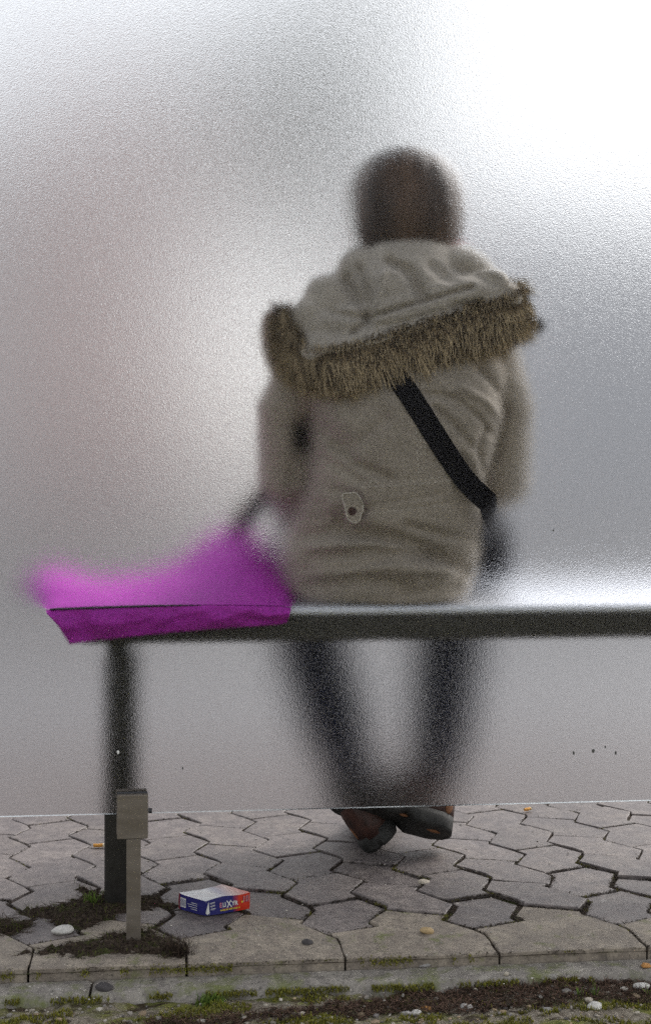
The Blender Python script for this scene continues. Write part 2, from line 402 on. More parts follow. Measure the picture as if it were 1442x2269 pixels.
for c in range(-16, 12, 2):
    poly = [TPp(c, n), JA(c + 1, n), L(c + 1, n), JL(c + 1, n), JR(c + 2, n), L(c + 2, n), TPp(c + 2, n), R(c + 2, n + 1),
            Vector((R(c + 2, n + 1).x + 0.004, -0.1)), Vector((R(c, n + 1).x + 0.004, -0.1)), R(c, n + 1)]
    paver(poly, random.uniform(0.0012, 0.003), random.uniform(-0.002, 0.002), tl(0.012), M['border'], 'border_paver', 0.05); NEAR.append((poly, 1.0))
# pavement further out: too far behind the stippled glass to tell pavers apart
struct(pyo('pavement_beyond', [(-9, 1.45, -0.004), (9, 1.45, -0.004), (9, 3.2, -0.004), (-9, 3.2, -0.004)], [(0, 1, 2, 3)], M['slab']))
for sx in (-1, 1):
    x0, x1 = sorted((sx * 1.9, sx * 9)); struct(pyo('pavement_side', [(x0, -0.1, -0.003), (x1, -0.1, -0.003), (x1, 1.45, -0.003), (x0, 1.45, -0.003)], [(0, 1, 2, 3)], M['slab']))
# edging kerb between pavers and verge, one stone after another
kerb = struct(empty('edging_kerb', (0, -0.12, 0)))
xk = -1.36
for i, ln in enumerate((1.0, 1.0, 1.0)):
    bm = bmesh.new(); nx, ny = 130, 8; y0, y1 = -0.152, -0.1015; vv = []
    for j in range(ny + 1):
        row = []
        for k in range(nx + 1):
            x = xk + 0.002 + (ln - 0.004) * k / nx; t = j / ny; y = y0 + (y1 - y0) * t
            e = min(t, 0.35) / 0.35
            ed = 0.007 * nz((x, 0, i), 13, 1) + 0.003 * nz((x, 0, i), 50, 3)
            if j == 0: y += ed; z = -0.05
            else: z = -0.0175 - 0.004 * (1 - e) ** 2 + 0.0016 * nz((x, y, 0), 35, 8) + 0.0009 * nz((x, y, 0), 120, 3); y += ed * (1 - t) * 0.9
            if k in (0, nx) and j > 0: z -= 0.003
            row.append(bm.verts.new((x, y + 0.12, z)))
        vv.append(row)
    for j in range(ny):
        for k in range(nx): bm.faces.new((vv[j][k], vv[j][k + 1], vv[j + 1][k + 1], vv[j + 1][k]))
    bmo('kerb_stone', bm, M['kerb'], kerb, True); xk += ln
# road, its kerb, far pavement
struct(pyo('road', [(-60, 3.32, -0.11), (60, 3.32, -0.11), (60, 10.0, -0.11), (-60, 10.0, -0.11)], [(0, 1, 2, 3)], M['road']))
struct(boxo('road_kerb', -9, 9, 3.2, 3.32, -0.16, 0.0, M['kerb'], bev=0.01))
struct(boxo('far_kerb', -60, 60, 10.0, 10.14, -0.16, 0.01, M['kerb'], bev=0.01))
struct(pyo('far_pavement', [(-60, 10.14, -0.004), (60, 10.14, -0.004), (60, 60, -0.004), (-60, 60, -0.004)], [(0, 1, 2, 3)], M['slab']))

# ================================================================== BACKGROUND (seen through the glass)
def wallmat(name, ca, cb):
    m = mat(name, ca, 0.9); n = NT(m); a = n.noise(n.coord(), 0.8, 5, 0.6); n.base(n.mix(n.ramp(a, [(0.3, W0), (0.7, W1)]), ca, cb)); return m
M['pinkwall'] = wallmat('pink_render', (0.92, 0.69, 0.64), (0.88, 0.65, 0.60))
M['greywall'] = wallmat('grey_render', (0.66, 0.66, 0.68), (0.60, 0.60, 0.63)); M['brownwall'] = wallmat('brown_render', (0.80, 0.75, 0.73), (0.74, 0.69, 0.67))
M['roof'] = wallmat('roof_tiles', (0.16, 0.12, 0.11), (0.12, 0.09, 0.085))
M['frame'] = mat('white_frame', (0.75, 0.75, 0.74), 0.5); M['pane'] = mat('window_pane', (0.52, 0.52, 0.53), 0.1)
M['doorpaint'] = mat('door_paint', (0.12, 0.14, 0.16), 0.4)
def building(name, label, x0, x1, y0, y1, h, wallm, storeys, nwin, roof_h):
    b = empty(name, ((x0 + x1) / 2, y0, 0)); tag(b, label, 'building')
    keep(boxo('wall', x0, x1, y0, y1, -0.2, h, wallm), b)
    bm = bmesh.new(); q = 0.35; rv = [bm.verts.new(p) for p in ((x0 - q, y0 - q, h + 0.002), (x1 + q, y0 - q, h + 0.002), (x1 + q, y1 + q, h + 0.002), (x0 - q, y1 + q, h + 0.002), (x0 - q, (y0 + y1) / 2, h + roof_h), (x1 + q, (y0 + y1) / 2, h + roof_h))]
    for f in ((0, 1, 5, 4), (2, 3, 4, 5), (0, 4, 3), (1, 2, 5), (3, 2, 1, 0)): bm.faces.new([rv[i] for i in f])
    keep(bmo('roof', bm, M['roof']), b)
    sh = h / storeys; dx = (x1 - x0) / nwin
    for s in range(storeys):
        for k in range(nwin):
            cx = x0 + dx * (k + 0.5); z0 = s * sh + sh * 0.32; z1 = s * sh + sh * 0.85; ww = min(0.6, dx * 0.3)
            if s == 0 and k == nwin // 2:
                d = keep(boxo('door', cx - 0.5, cx + 0.5, y0 - 0.05, y0 + 0.02, 0.0, 2.1, M['doorpaint'], bev=0.01), b)
                hd = boxo('handle', cx + 0.36, cx + 0.42, y0 - 0.11, y0 - 0.052, 0.95, 1.1, M['steel']); hd.parent = d
                continue
            wv = keep(boxo('window', cx - ww, cx + ww, y0 - 0.03, y0 + 0.02, z0, z1, M['pane']), b)
            bm = bmesh.new()
            for (a0, a1, c0, c1) in ((-ww - 0.07, -ww, z0 - 0.07, z1 + 0.07), (ww, ww + 0.07, z0 - 0.07, z1 + 0.07), (-ww, ww, z1, z1 + 0.07), (-ww, ww, z0 - 0.07, z0), (-0.035, 0.035, z0, z1)):
                box(bm, cx + a0, cx + a1, y0 - 0.07, y0 - 0.031 if a1 - a0 < 0.08 and a0 > -0.1 and a0 < 0.1 else y0 + 0.01, c0, c1)
            fr = bmo('frame', bm, M['frame']); fr.parent = wv
            sl_ = boxo('sill', cx - ww - 0.12, cx + ww + 0.12, y0 - 0.16, y0 + 0.012, z0 - 0.14, z0 - 0.072, M['frame']); sl_.parent = wv
    return b
building('town_house', 'narrow tall pink rendered house across the street, blurred at upper left', -5.6, -0.1, 30.0, 40.0, 12.4, M['pinkwall'], 4, 3, 1.0)
building('brown_house', 'brownish house left of the tall pink one, blurred at the left edge', -17.0, -5.65, 28.0, 38.0, 9.0, M['brownwall'], 3, 6, 2.0)
building('office_building', 'low grey building across the street, blurred at right', 5.0, 30.0, 27.0, 38.0, 8.2, M['greywall'], 2, 9, 0.6)
M['bark'] = wallmat('bark', (0.13, 0.10, 0.085), (0.09, 0.07, 0.06)); M['leaf'] = mat('sparse_leaves', (0.10, 0.11, 0.05), 0.7)
def bare_tree(name, label, x, y, hgt, seed):
    rnd = random.Random(seed); t = empty(name, (x, y, 0)); tag(t, label, 'tree')
    tv, tf, bv, bf, lv, lf = [], [], [], [], [], []
    def addt(V, F, pts, rad, seg):
        v, f = tube(pts, rad, seg, True, len(V)); V += v; F += f
    addt(tv, tf, [(0, 0, -0.1), (0.05, 0, hgt * 0.2), (-0.04, 0.05, hgt * 0.36), (0.03, 0, hgt * 0.5)], [0.19, 0.15, 0.13, 0.10], 10)
    def grow(p, d, ln, r, lev):
        pts = [p]; q = Vector(p); dd = Vector(d)
        for k in range(4):
            dd = (dd + Vector((rnd.uniform(-.25, .25), rnd.uniform(-.25, .25), rnd.uniform(-.08, .2)))).normalized(); q = q + dd * ln / 4; pts.append(q.copy())
        addt(bv, bf, pts, [r, r * .85, r * .7, r * .55, r * .4], 5 if lev > 1 else 7)
        if lev >= 4:
            for _ in range(8):
                c = pts[rnd.randint(1, 4)] + Vector([rnd.uniform(-.3, .3) for _ in range(3)]); a = Vector([rnd.uniform(-1, 1) for _ in range(3)]).normalized() * 0.07; e = Vector([rnd.uniform(-1, 1) for _ in range(3)]).normalized() * 0.045
                b = len(lv); lv.extend([c - a, c + e, c + a, c - e]); lf.append((b, b + 1, b + 2, b + 3))
            return
        for k in range(4 if lev < 3 else 3):
            i = rnd.randint(2, 4); nd = (dd + Vector((rnd.uniform(-.9, .9), rnd.uniform(-.9, .9), rnd.uniform(-.3, .7)))).normalized()
            grow(pts[i], nd, ln * rnd.uniform(.6, .8), r * .55, lev + 1)
    for k in range(6):
        a = k * PI / 3 + rnd.uniform(-.3, .3); grow(Vector((0, 0, hgt * rnd.uniform(.36, .5))), Vector((math.cos(a), math.sin(a), 0.9)).normalized(), hgt * 0.26, 0.07, 1)
    for nme, V, F, m in (('trunk', tv, tf, M['bark']), ('branches', bv, bf, M['bark']), ('crown', lv, lf, M['leaf'])): pyo(nme, V, F, m, t)
bare_tree('added_tree', 'added thinly leaved tree across the road, greying the blurred sky behind the hooded person', 1.3, 12.0, 7.0, 3)  # invented tree, its crown put in to grey the sky seen through the glass

# ================================================================== GLASS PANE and its holder
GX0, GX1, GZ0, GZ1, GT = -1.25, 1.55, 0.2035, 2.05, 0.010
gl = empty('glass_screen', (0, 0, GZ0)); tag(gl, 'large sheet of stippled frosted safety glass behind the bench', 'glass screen')
gm = bmesh.new(); box(gm, GX0, GX1, 0, GT, GZ0, GZ1, 0.0)
for f in gm.faces: f.material_index = 1 if f.normal.y > 0.5 else 0 if f.normal.y < -0.5 else 2
keep(bmo('sheet', gm, [M['glass_smooth'], M['glass_rough'], M['glass_edge']]), gl)
M['grime'] = mat('grime', (0.10, 0.10, 0.095), 0.9)
for (u, v, r, sd_) in ((1270, 1668, 5, 1), (1313, 1664, 6, 2), (1363, 1668, 5, 3), (1340, 1655, 3, 4), (262, 1667, 5, 5), (405, 1702, 3, 6), (1225, 1175, 3, 7)):
    c = px(u, v, -0.0006); o = link('grime_spot', pebble_mesh('grime_spot', r * 0.00045, 0.0007, r * 0.0007, sd_, 1, 0.5), M['grime'] if sd_ != 5 else M['frame']); o.location = c; keep(o, gl)
st = empty('glass_holder', (-0.307, -0.015, 0)); tag(st, 'grey steel foot with clamp plate gripping the lower edge of the glass', 'glass clamp')
def flat_outline(name, pts, y0, y1, m, bev):
    bm = bmesh.new(); a = [bm.verts.new((x, y0, z)) for x, z in pts]; f = bm.faces.new(a)
    e = bmesh.ops.extrude_face_region(bm, geom=[f]); bmesh.ops.translate(bm, verts=[q for q in e['geom'] if isinstance(q, bmesh.types.BMVert)], vec=(0, y1 - y0, 0))
    bmesh.ops.recalc_face_normals(bm, faces=bm.faces)
    bmesh.ops.bevel(bm, geom=[q for q in bm.edges], offset=bev, segments=2, profile=0.5, affect='EDGES'); return bmo(name, bm, m)
a = px(260, 1762, -0.012); b = px(328, 1858, -0.012); c0 = px(280.5, 1900, -0.012).x; c1 = px(312, 1900, -0.012).x
keep(flat_outline('clamp_plate', [(a.x, b.z), (b.x, b.z), (b.x, a.z), (a.x, a.z)], -0.0135, -0.003, M['steel'], 0.0012), st)
keep(boxo('post', c0, c1, -0.0125, -0.004, -0.05, b.z - 0.0005, M['steel'], bev=0.0012), st)
keep(boxo('gasket', a.x - 0.001, b.x - 0.001, -0.0028, -0.0002, b.z + 0.02, a.z + 0.002, M['cap'], bev=0.0006), st)
keep(boxo('back_plate', a.x - 0.003, b.x - 0.003, 0.0115, 0.02, b.z, a.z + 0.003, M['steel'], bev=0.0012), st)
keep(boxo('bridge', a.x + 0.004, b.x - 0.006, -0.0025, 0.0112, b.z + 0.006, b.z + 0.028, M['cap'], bev=0.001), st)
bv_, bf_ = tube([(b.x + 0.0005, -0.004, px(330, 1795, 0).z), (b.x + 0.006, -0.004, px(330, 1795, 0).z)], 0.0042, 8); keep(pyo('bolt', bv_, bf_, M['cap']), st)

# ================================================================== BENCH
bn = empty('bench', (0.4, 0.19, 0)); tag(bn, 'dark metal bench with pale shiny seat and square black legs behind the glass', 'bench')
BX0, BX1 = -0.398, 1.55
keep(boxo('seat', BX0, BX1, 0.058, 0.47, 0.5105, 0.526, M['seat'], bev=0.006, seg=3, smooth=False), bn)
keep(boxo('rear_rail', BX0 + 0.002, BX1 - 0.002, 0.062, 0.102, 0.4665, 0.510, M['benchmetal'], bev=0.006, seg=3), bn)
keep(boxo('front_rail', BX0 + 0.002, BX1 - 0.002, 0.426, 0.466, 0.4665, 0.510, M['benchmetal'], bev=0.006, seg=3), bn)
for x in (px(268, 1900, 0.157).x, 1.25):
    lg = keep(boxo('leg', x - 0.0285, x + 0.0285, 0.157, 0.214, -0.05, 0.4335, M['benchleg'], bev=0.007, seg=3, smooth=False), bn)
    keep(boxo('bracket', x - 0.02, x + 0.02, 0.104, 0.424, 0.434, 0.466, M['benchleg'], bev=0.003), bn)

# ================================================================== PERSON
YC = 0.0122                                          # nothing of the person comes nearer than the glass face
person = empty('person', (0.14, 0.2, 0)); tag(person, 'seated person in a khaki hooded parka seen from behind through the glass', 'person')
def arr(me):
    n = len(me.vertices); co = np.empty(n * 3); me.vertices.foreach_get('co', co); no = np.empty(n * 3); me.vertices.foreach_get('normal', no)
    return co.reshape(-1, 3), no.reshape(-1, 3)
def setco(me, co): me.vertices.foreach_set('co', np.ascontiguousarray(co).ravel()); me.update()
def polydist(co, pts):
    d = np.full(len(co), 9.0); q = co[:, [0, 2]]
    for a, b in zip(pts[:-1], pts[1:]):
        a = np.array(a); b = np.array(b); ab = b - a; t = np.clip(((q - a) @ ab) / (ab @ ab), 0, 1); d = np.minimum(d, np.linalg.norm(q - (a + t[:, None] * ab), axis=1))
    return d
def folds(me, lst, crease=0.004, seed=0.0, clamp=True, Yp=0.03):
    co, no = arr(me); wgt = np.clip(-no[:, 1] * 1.4, 0, 1)
    for pts, wd, amp in lst:
        P = [tuple((lambda p: (p.x, p.z))(px(u, v, Yp))) for u, v in pts]
        d = polydist(co, P); co[:, 1] += wgt * amp * np.exp(-(d / wd) ** 2)
    if crease:
        k = np.array([noise.fractal(Vector((p[0] * 9 + seed, p[1] * 9, p[2] * 13)), 1.0, 2.0, 4) for p in co]); r = np.array([1 - abs(noise.noise(Vector((p[0] * 15 + p[2] * 11 + seed, p[1] * 10, p[2] * 15 - p[0] * 5)))) for p in co])
        co += no * (crease * (0.7 * k + 1.1 * (r - 0.75)))[:, None]
    if clamp: co[:, 1] = np.where(co[:, 1] < YC + 0.004, YC + 0.004 * np.exp(np.clip((co[:, 1] - YC - 0.004) / 0.004, -8, 0)), co[:, 1])
    setco(me, co)
# ---- body: one continuous surface
def hand(wrist, dirv, side):
    d = Vector(dirv).normalized(); up = Vector((0, 0, 1)); s = d.cross(up).normalized() * side; w = Vector(wrist); out = []
    palm = w + d * 0.05
    out.append(ellip(palm, (0.040, 0.048, 0.016), 14, Matrix((s, d, up)).transposed()))
    for k, (o_, ln) in enumerate(((-0.027, 0.062), (-0.009, 0.072), (0.010, 0.068), (0.027, 0.052))):
        b = palm + d * 0.036 + s * o_; out += caps([b, b + d * ln * 0.4 + up * 0.004, b + d * ln * 0.72 - up * 0.008, b + d * ln * 0.9 - up * 0.024], [0.009, 0.0085, 0.008, 0.007], 8)
    b = w + d * 0.028 - s * 0.034; out += caps([b, b + d * 0.028 - s * 0.016, b + d * 0.055 - s * 0.014 - up * 0.006], [0.011, 0.0098, 0.008], 8)
    return out
HC_ = Vector((0.157, 0.150, 1.205))
kneeL, kneeR = px(682, 1385, 0.535), px(998, 1385, 0.535); ankL, ankR = px(780, 1722, 0.465), px(964, 1722, 0.485)
shL, elL, wrL = Vector((-0.02, 0.150, 0.955)), Vector((-0.064, 0.168, 0.735)), Vector((-0.005, 0.375, 0.655))
shR, elR, wrR = Vector((0.305, 0.145, 0.955)), Vector((0.338, 0.160, 0.735)), Vector((0.255, 0.375, 0.655))
def shoe_frame(heel, toe, roll):
    h_, t_ = Vector(heel), Vector(toe); X = (t_ - h_).normalized(); Y = Vector((0, 0, 1)).cross(X).normalized(); Z = X.cross(Y)
    Rm = Matrix.Rotation(roll, 3, X); Y, Z = Rm @ Y, Rm @ Z
    return Matrix.Translation(h_) @ Matrix((X, Y, Z)).transposed().to_4x4()
SHOE1 = (Vector((0.150, 0.392, 0.020)), Vector((0.185, 0.62, 0.020)), math.radians(-38))
SHOE2 = (Vector((0.283, 0.410, 0.028)), Vector((0.06, 0.385, 0.108)), math.radians(33))
B = []
B += caps([(0.115, 0.20, 0.63), (0.12, 0.165, 0.74), (0.14, 0.155, 0.86), (0.145, 0.16, 0.95)], [0.115, 0.10, 0.105, 0.09], 18)
B += caps([(0.04, 0.21, 0.60), (0.20, 0.21, 0.60)], 0.068) + caps([(0.06, 0.16, 0.965), (0.23, 0.16, 0.965)], 0.055)
B += caps([(0.147, 0.155, 1.0), (0.152, 0.158, 1.09), HC_ - Vector((0, -0.005, 0.05))], [0.058, 0.048, 0.05])
B += [ellip(HC_, (0.073, 0.092, 0.098), 24), ellip(HC_ + Vector((0, 0.045, -0.06)), (0.052, 0.05, 0.055), 18)]
B += caps([HC_ + Vector((0, 0.088, 0.012)), HC_ + Vector((0, 0.108, -0.028))], [0.008, 0.014], 8)                       # nose
B += [ellip(HC_ + Vector((s * 0.03, 0.083, 0.012)), (0.013, 0.009, 0.008), 12) for s in (-1, 1)]                        # eyes
B += [ellip(HC_ + Vector((0, 0.09, -0.062)), (0.024, 0.010, 0.009), 12)]                                                # mouth
B += [ellip(HC_ + Vector((s * 0.074, -0.002, -0.008)), (0.010, 0.017, 0.03), 12) for s in (-1, 1)]                      # ears
for sh, el, wr, sd_, am in ((shL, elL, wrL, -1, Vector((-0.062, 0.152, 0.86))), (shR, elR, wrR, 1, Vector((0.333, 0.137, 0.86)))):
    B += caps([sh, am, el, el.lerp(wr, 0.4), wr], [0.044, 0.028, 0.024, 0.026, 0.023]); B += hand(wr, (-sd_ * 0.3, 1, -0.12), sd_)
for hip, kn, an in ((Vector((0.045, 0.22, 0.595)), kneeL, ankL), (Vector((0.20, 0.22, 0.595)), kneeR, ankR)):
    k2 = Vector((kn.x, 0.545, 0.590)); B += caps([hip, hip.lerp(k2, 0.5), k2, kn, an], [0.062, 0.05, 0.038, 0.036, 0.03])
    mx = shoe_frame(*(SHOE1 if an is ankL else SHOE2)); B += caps([an, mx @ Vector((0.065, 0, 0.10)), mx @ Vector((0.09, 0, 0.06)), mx @ Vector((0.18, 0, 0.045))], [0.033, 0.028, 0.028, 0.018])
body = link('body', remesh(B, 0.006, 3, 'body'), M['skin'], None, True); keep(body, person)
# ---- trousers
TR = []
for hip, kn, an, pts in ((Vector((0.045, 0.22, 0.595)), kneeL, ankL, (740, 1600)), (Vector((0.20, 0.22, 0.595)), kneeR, ankR, (980, 1600))):
    k2 = Vector((kn.x, 0.545, 0.590)); md = px(*pts, 0.49); TR += caps([hip, hip.lerp(k2, 0.5), k2, kn - Vector((0, 0, 0.01)), md, an], [0.083, 0.082, 0.078, 0.078, 0.070, 0.052], 16)
me = remesh(TR, 0.008, 4, 'trousers'); co, no = arr(me)
kk = np.array([noise.fractal(Vector((p[0] * 14, p[1] * 14, p[2] * 26)), 1.0, 2.0, 3) for p in co]); co += no * (0.004 * kk)[:, None]
co[:, 2] = np.where((co[:, 2] < 0.5275) & (co[:, 1] < 0.475) & (co[:, 2] > 0.44), np.maximum(co[:, 2], 0.5275), co[:, 2]); setco(me, co)
keep(link('trousers', me, M['jeans'], None, True), person)
# ---- coat
RINGS = [(0.528, -0.052, 0.258, 0.052, 0.34), (0.55, -0.064, 0.268, 0.044, 0.335), (0.60, -0.062, 0.280, 0.034, 0.31), (0.66, -0.045, 0.284, 0.026, 0.28),
         (0.73, -0.018, 0.282, 0.016, 0.262), (0.80, -0.014, 0.300, 0.013, 0.262), (0.86, -0.018, 0.316, 0.014, 0.265), (0.92, -0.034, 0.324, 0.022, 0.268),
         (0.975, -0.030, 0.312, 0.04, 0.255), (1.015, 0.01, 0.275, 0.066, 0.24), (1.05, 0.062, 0.236, 0.085, 0.225), (1.085, 0.085, 0.215, 0.10, 0.215)]
rings = []
for z, x0, x1, y0, y1 in RINGS:
    r = []
    for k in range(48):
        a = 2 * PI * k / 48; ca, sa = math.cos(a), math.sin(a); e = 2 / 3.0
        x = (x0 + x1) / 2 + (x1 - x0) / 2 * math.copysign(abs(ca) ** e, ca); y = (y0 + y1) / 2 + (y1 - y0) / 2 * math.copysign(abs(sa) ** e, sa)
        y += max(0, 0.11 - x) * 0.22 * (1 if sa < 0 else 0)
        r.append((x, y, z))
    rings.append(r)
CT = [loft(rings)]
CT += caps([shL + Vector((0.012, 0, -0.012)), Vector((-0.064, 0.150, 0.86)), elL, elL.lerp(wrL, 0.45), wrL], [0.060, 0.043, 0.039, 0.040, 0.036])
CT += caps([shR + Vector((-0.012, -0.01, -0.012)), Vector((0.333, 0.135, 0.86)), elR, elR.lerp(wrR, 0.45), wrR], [0.062, 0.047, 0.042, 0.041, 0.036])
me = remesh(CT, 0.0045, 4, 'coat')
folds(me, [
    ([(668, 935), (668, 1000), (655, 1070)], 0.010, 0.02), ([(745, 1085), (790, 1100), (808, 1130), (790, 1165), (750, 1160)], 0.006, 0.010), ([(1000, 880), (1060, 925), (1095, 960)], 0.005, 0.010), ([(720, 1010), (760, 1040), (800, 1065)], 0.007, 0.009), ([(850, 930), (800, 980), (770, 1000)], 0.010, 0.006), ([(1020, 1010), (1060, 1060), (1090, 1080)], 0.007, 0.010), ([(660, 1265), (760, 1262), (860, 1240)], 0.006, 0.010), ([(940, 1280), (1050, 1285)], 0.007, 0.010), ([(650, 1100), (720, 1120)], 0.008, 0.012),
    ([(650, 1195), (760, 1178), (880, 1195), (1050, 1262)], 0.013, 0.030), ([(690, 1240), (820, 1222), (960, 1232)], 0.010, 0.014), ([(690, 1305), (800, 1285), (900, 1300)], 0.011, 0.016),
    ([(880, 1322), (1020, 1300)], 0.010, 0.012), ([(900, 1165), (1000, 1190), (1080, 1195)], 0.008, 0.012), ([(760, 1150), (700, 1150), (650, 1165)], 0.014, 0.018),
    ([(700, 1215), (830, 1205), (960, 1222), (1040, 1245)], 0.008, -0.010), ([(720, 1270), (860, 1258), (1000, 1275)], 0.012, -0.012),
    ([(745, 985), (790, 1030), (860, 1060)], 0.008, 0.012), ([(700, 930), (760, 985)], 0.014, 0.012), ([(790, 1150), (830, 1120), (980, 1095)], 0.004, 0.003),
    ([(940, 875), (985, 880), (1010, 905)], 0.006, 0.008), ([(960, 905), (1010, 950), (1045, 990)], 0.005, 0.009), ([(1065, 815), (1100, 850), (1140, 905)], 0.007, 0.014),
    ([(1020, 860), (1075, 890), (1120, 930)], 0.008, -0.010), ([(1080, 950), (1060, 990), (1075, 1040)], 0.006, 0.012), ([(1140, 900), (1135, 960), (1120, 1020)], 0.006, 0.014),
    ([(1100, 985), (1110, 1050)], 0.012, -0.014), ([(690, 1050), (660, 1130)], 0.02, -0.012), ([(680, 860), (760, 930)], 0.02, -0.008),
    ([(790, 1072), (960, 1062), (1010, 1056)], 0.0035, 0.0022), ([(800, 1135), (960, 1120), (1040, 1112)], 0.0035, 0.0022), ([(928, 850), (932, 1060)], 0.0025, 0.0018), ([(945, 1000), (948, 1058)], 0.0025, 0.0016)],
    0.0036, 3.0)
co, no = arr(me); co[:, 2] = np.where((co[:, 2] < 0.5285), 0.5285, co[:, 2]); setco(me, co)
coat = link('coat', me, M['coat'], None, True); keep(coat, person)
def bvh_of(me): return BVHTree.FromPolygons([v.co.copy() for v in me.vertices], [tuple(p.vertices) for p in me.polygons])
coat_bvh = bvh_of(me)
def onback(u, v, bvh, off=0.001, Y0=0.02):
    d = (FW + RT * ((u - 721) / FPX) + UP * ((VH - v) / FPX)).normalized(); h = bvh.ray_cast(CAM, d)
    if h[0] is None: p = px(u, v, 0.1); return p
    p = h[0] + Vector((0, -off, 0)); p.y = max(p.y, YC - 0.0015); return p
for line in ([(788, 1070), (870, 1068), (960, 1060), (1005, 1055)], [(800, 1080), (880, 1077), (960, 1070), (1010, 1064)], [(815, 1137), (900, 1130), (1000, 1118)], [(928, 870), (930, 960), (933, 1055)], [(938, 975), (945, 1055)], [(920, 940), (926, 1058)]):
    pts = []
    for (u0, v0), (u1, v1) in zip(line[:-1], line[1:]):
        m_ = max(2, int(math.hypot(u1 - u0, v1 - v0) / 7)); pts += [onback(u0 + (u1 - u0) * k / m_, v0 + (v1 - v0) * k / m_, coat_bvh, 0.0004) for k in range(m_)]
    V, F = [], []
    for k in range(0, len(pts) - 1, 2):
        v, f = tube([pts[k], pts[k].lerp(pts[k + 1], 0.85)], 0.0010, 5, True, len(V)); V += v; F += f
    so = pyo('stitching', V, F, M['thread'], coat)
def tab(u, v, ang, sc, parent):
    c = onback(u, v, coat_bvh, 0.004); c.y = YC + 0.001; V, F = [], []
    out = []
    for k in range(20):
        a = 2 * PI * k / 20; x = 0.0125 * sc * math.copysign(abs(math.cos(a)) ** 0.75, math.cos(a)); z = 0.021 * sc * math.copysign(abs(math.sin(a)) ** 0.75, math.sin(a))
        j = 1 + 0.10 * math.sin(3 * a + 1) + 0.06 * math.sin(5 * a + 2.3); out.append((x * j * math.cos(ang) - z * j * math.sin(ang), z * j * math.cos(ang) + x * j * math.sin(ang)))
    bm = bmesh.new(); vs_ = [bm.verts.new((x + c.x, c.y + 0.0005, z + c.z)) for x, z in out]; f = bm.faces.new(vs_); e = bmesh.ops.extrude_face_region(bm, geom=[f]); bmesh.ops.translate(bm, verts=[q for q in e['geom'] if isinstance(q, bmesh.types.BMVert)], vec=(0, 0.006, 0)); bmesh.ops.recalc_face_normals(bm, faces=bm.faces)
    t_ = bmo('waist_tab', bm, M['coat'], parent)
    ring = [Vector((x * 0.93 + c.x, c.y + 0.0002 , z * 0.93 + c.z)) for x, z in out]; ring.append(ring[0]); v, f = tube(ring, 0.0013, 6); o = pyo('frayed_edge', v, f, M['thread'], t_, True)
    v, f = tube([Vector((c.x - 0.001, c.y - 0.0004, c.z - 0.006 * sc)), Vector((c.x - 0.001, c.y + 0.004, c.z - 0.006 * sc))], 0.0055 * sc, 14); pyo('button', v, f, M['leather'], t_)
tab(777, 1122, math.radians(12), 1.25, coat)
# ---- hood lying on the back, with its fur rim
HD = [ellip((0.150, 0.074, 1.045), (0.118, 0.058, 0.082), 28), ellip((0.152, 0.088, 1.092), (0.092, 0.05, 0.056), 24)]
HD += [ellip(px(735, 665, 0.085), (0.052, 0.042, 0.046), 20), ellip(px(690, 700, 0.08), (0.035, 0.035, 0.035), 16), ellip(px(1070, 640, 0.08), (0.045, 0.04, 0.035), 20), ellip(px(1015, 605, 0.09), (0.06, 0.045, 0.046), 20), ellip(px(800, 610, 0.09), (0.045, 0.042, 0.05), 20)]
HD += caps([px(835, 700, 0.036), px(900, 680, 0.034), px(1000, 655, 0.038), px(1095, 632, 0.045)], [0.022, 0.027, 0.03, 0.025], 14)
HD += caps([px(690, 725, 0.07), px(760, 715, 0.05), px(835, 695, 0.043)], [0.024, 0.026, 0.024], 14)
HD += caps([px(700, 780, 0.06), px(800, 770, 0.05), px(900, 745, 0.05), px(1000, 710, 0.05), px(1120, 670, 0.055)], 0.034, 14)
me = remesh(HD, 0.0045, 3, 'hood')
folds(me, [([(865, 575), (905, 600), (930, 660)], 0.0094, 0.0255), ([(800, 590), (812, 640), (822, 690)], 0.0065, 0.0153), ([(770, 610), (800, 680), (815, 705)], 0.0075, 0.0179),
           ([(845, 610), (835, 690)], 0.0065, -0.0153), ([(960, 590), (990, 620)], 0.0112, 0.0128), ([(740, 690), (790, 705), (815, 700)], 0.0065, 0.0153),
           ([(815, 705), (930, 672), (1040, 640)], 0.0037, 0.0179), ([(780, 740), (800, 720), (815, 715)], 0.0047, 0.0153), ([(1000, 680), (1060, 670)], 0.0056, 0.0102), ([(1010, 590), (1090, 625)], 0.0112, 0.0128)], 0.0045, 9.0)
hood = link('hood', me, M['lining'], None, True); keep(hood, person); hood['label'] = 'pale canvas hood folded down over the back'
hood_bvh = bvh_of(me)
fur_pts = [px(622, 690, 0.105), px(640, 755, 0.085), px(690, 792, 0.062), px(750, 800, 0.048), px(800, 792, 0.041), px(890, 765, 0.040), px(987, 733, 0.040), px(1075, 706, 0.042), px(1115, 690, 0.046), px(1138, 668, 0.056), px(1135, 648, 0.085)]
fp = catmull(fur_pts, 10); nf = len(fp); Tt, Nn = frames(fp)
core_r = [0.019 + 0.012 * math.sin(PI * i / nf) + 0.003 * noise.noise(Vector((i * 0.21, 3, 1))) for i in range(nf)]
cv, cf = tube(fp, core_r, 14); cv = [Vector((p.x, max(p.y, YC + 0.006), p.z)) for p in cv]
FV, FF, FC = list(cv), list(cf), [(0.06, 0.045, 0.03)] * len(cv)
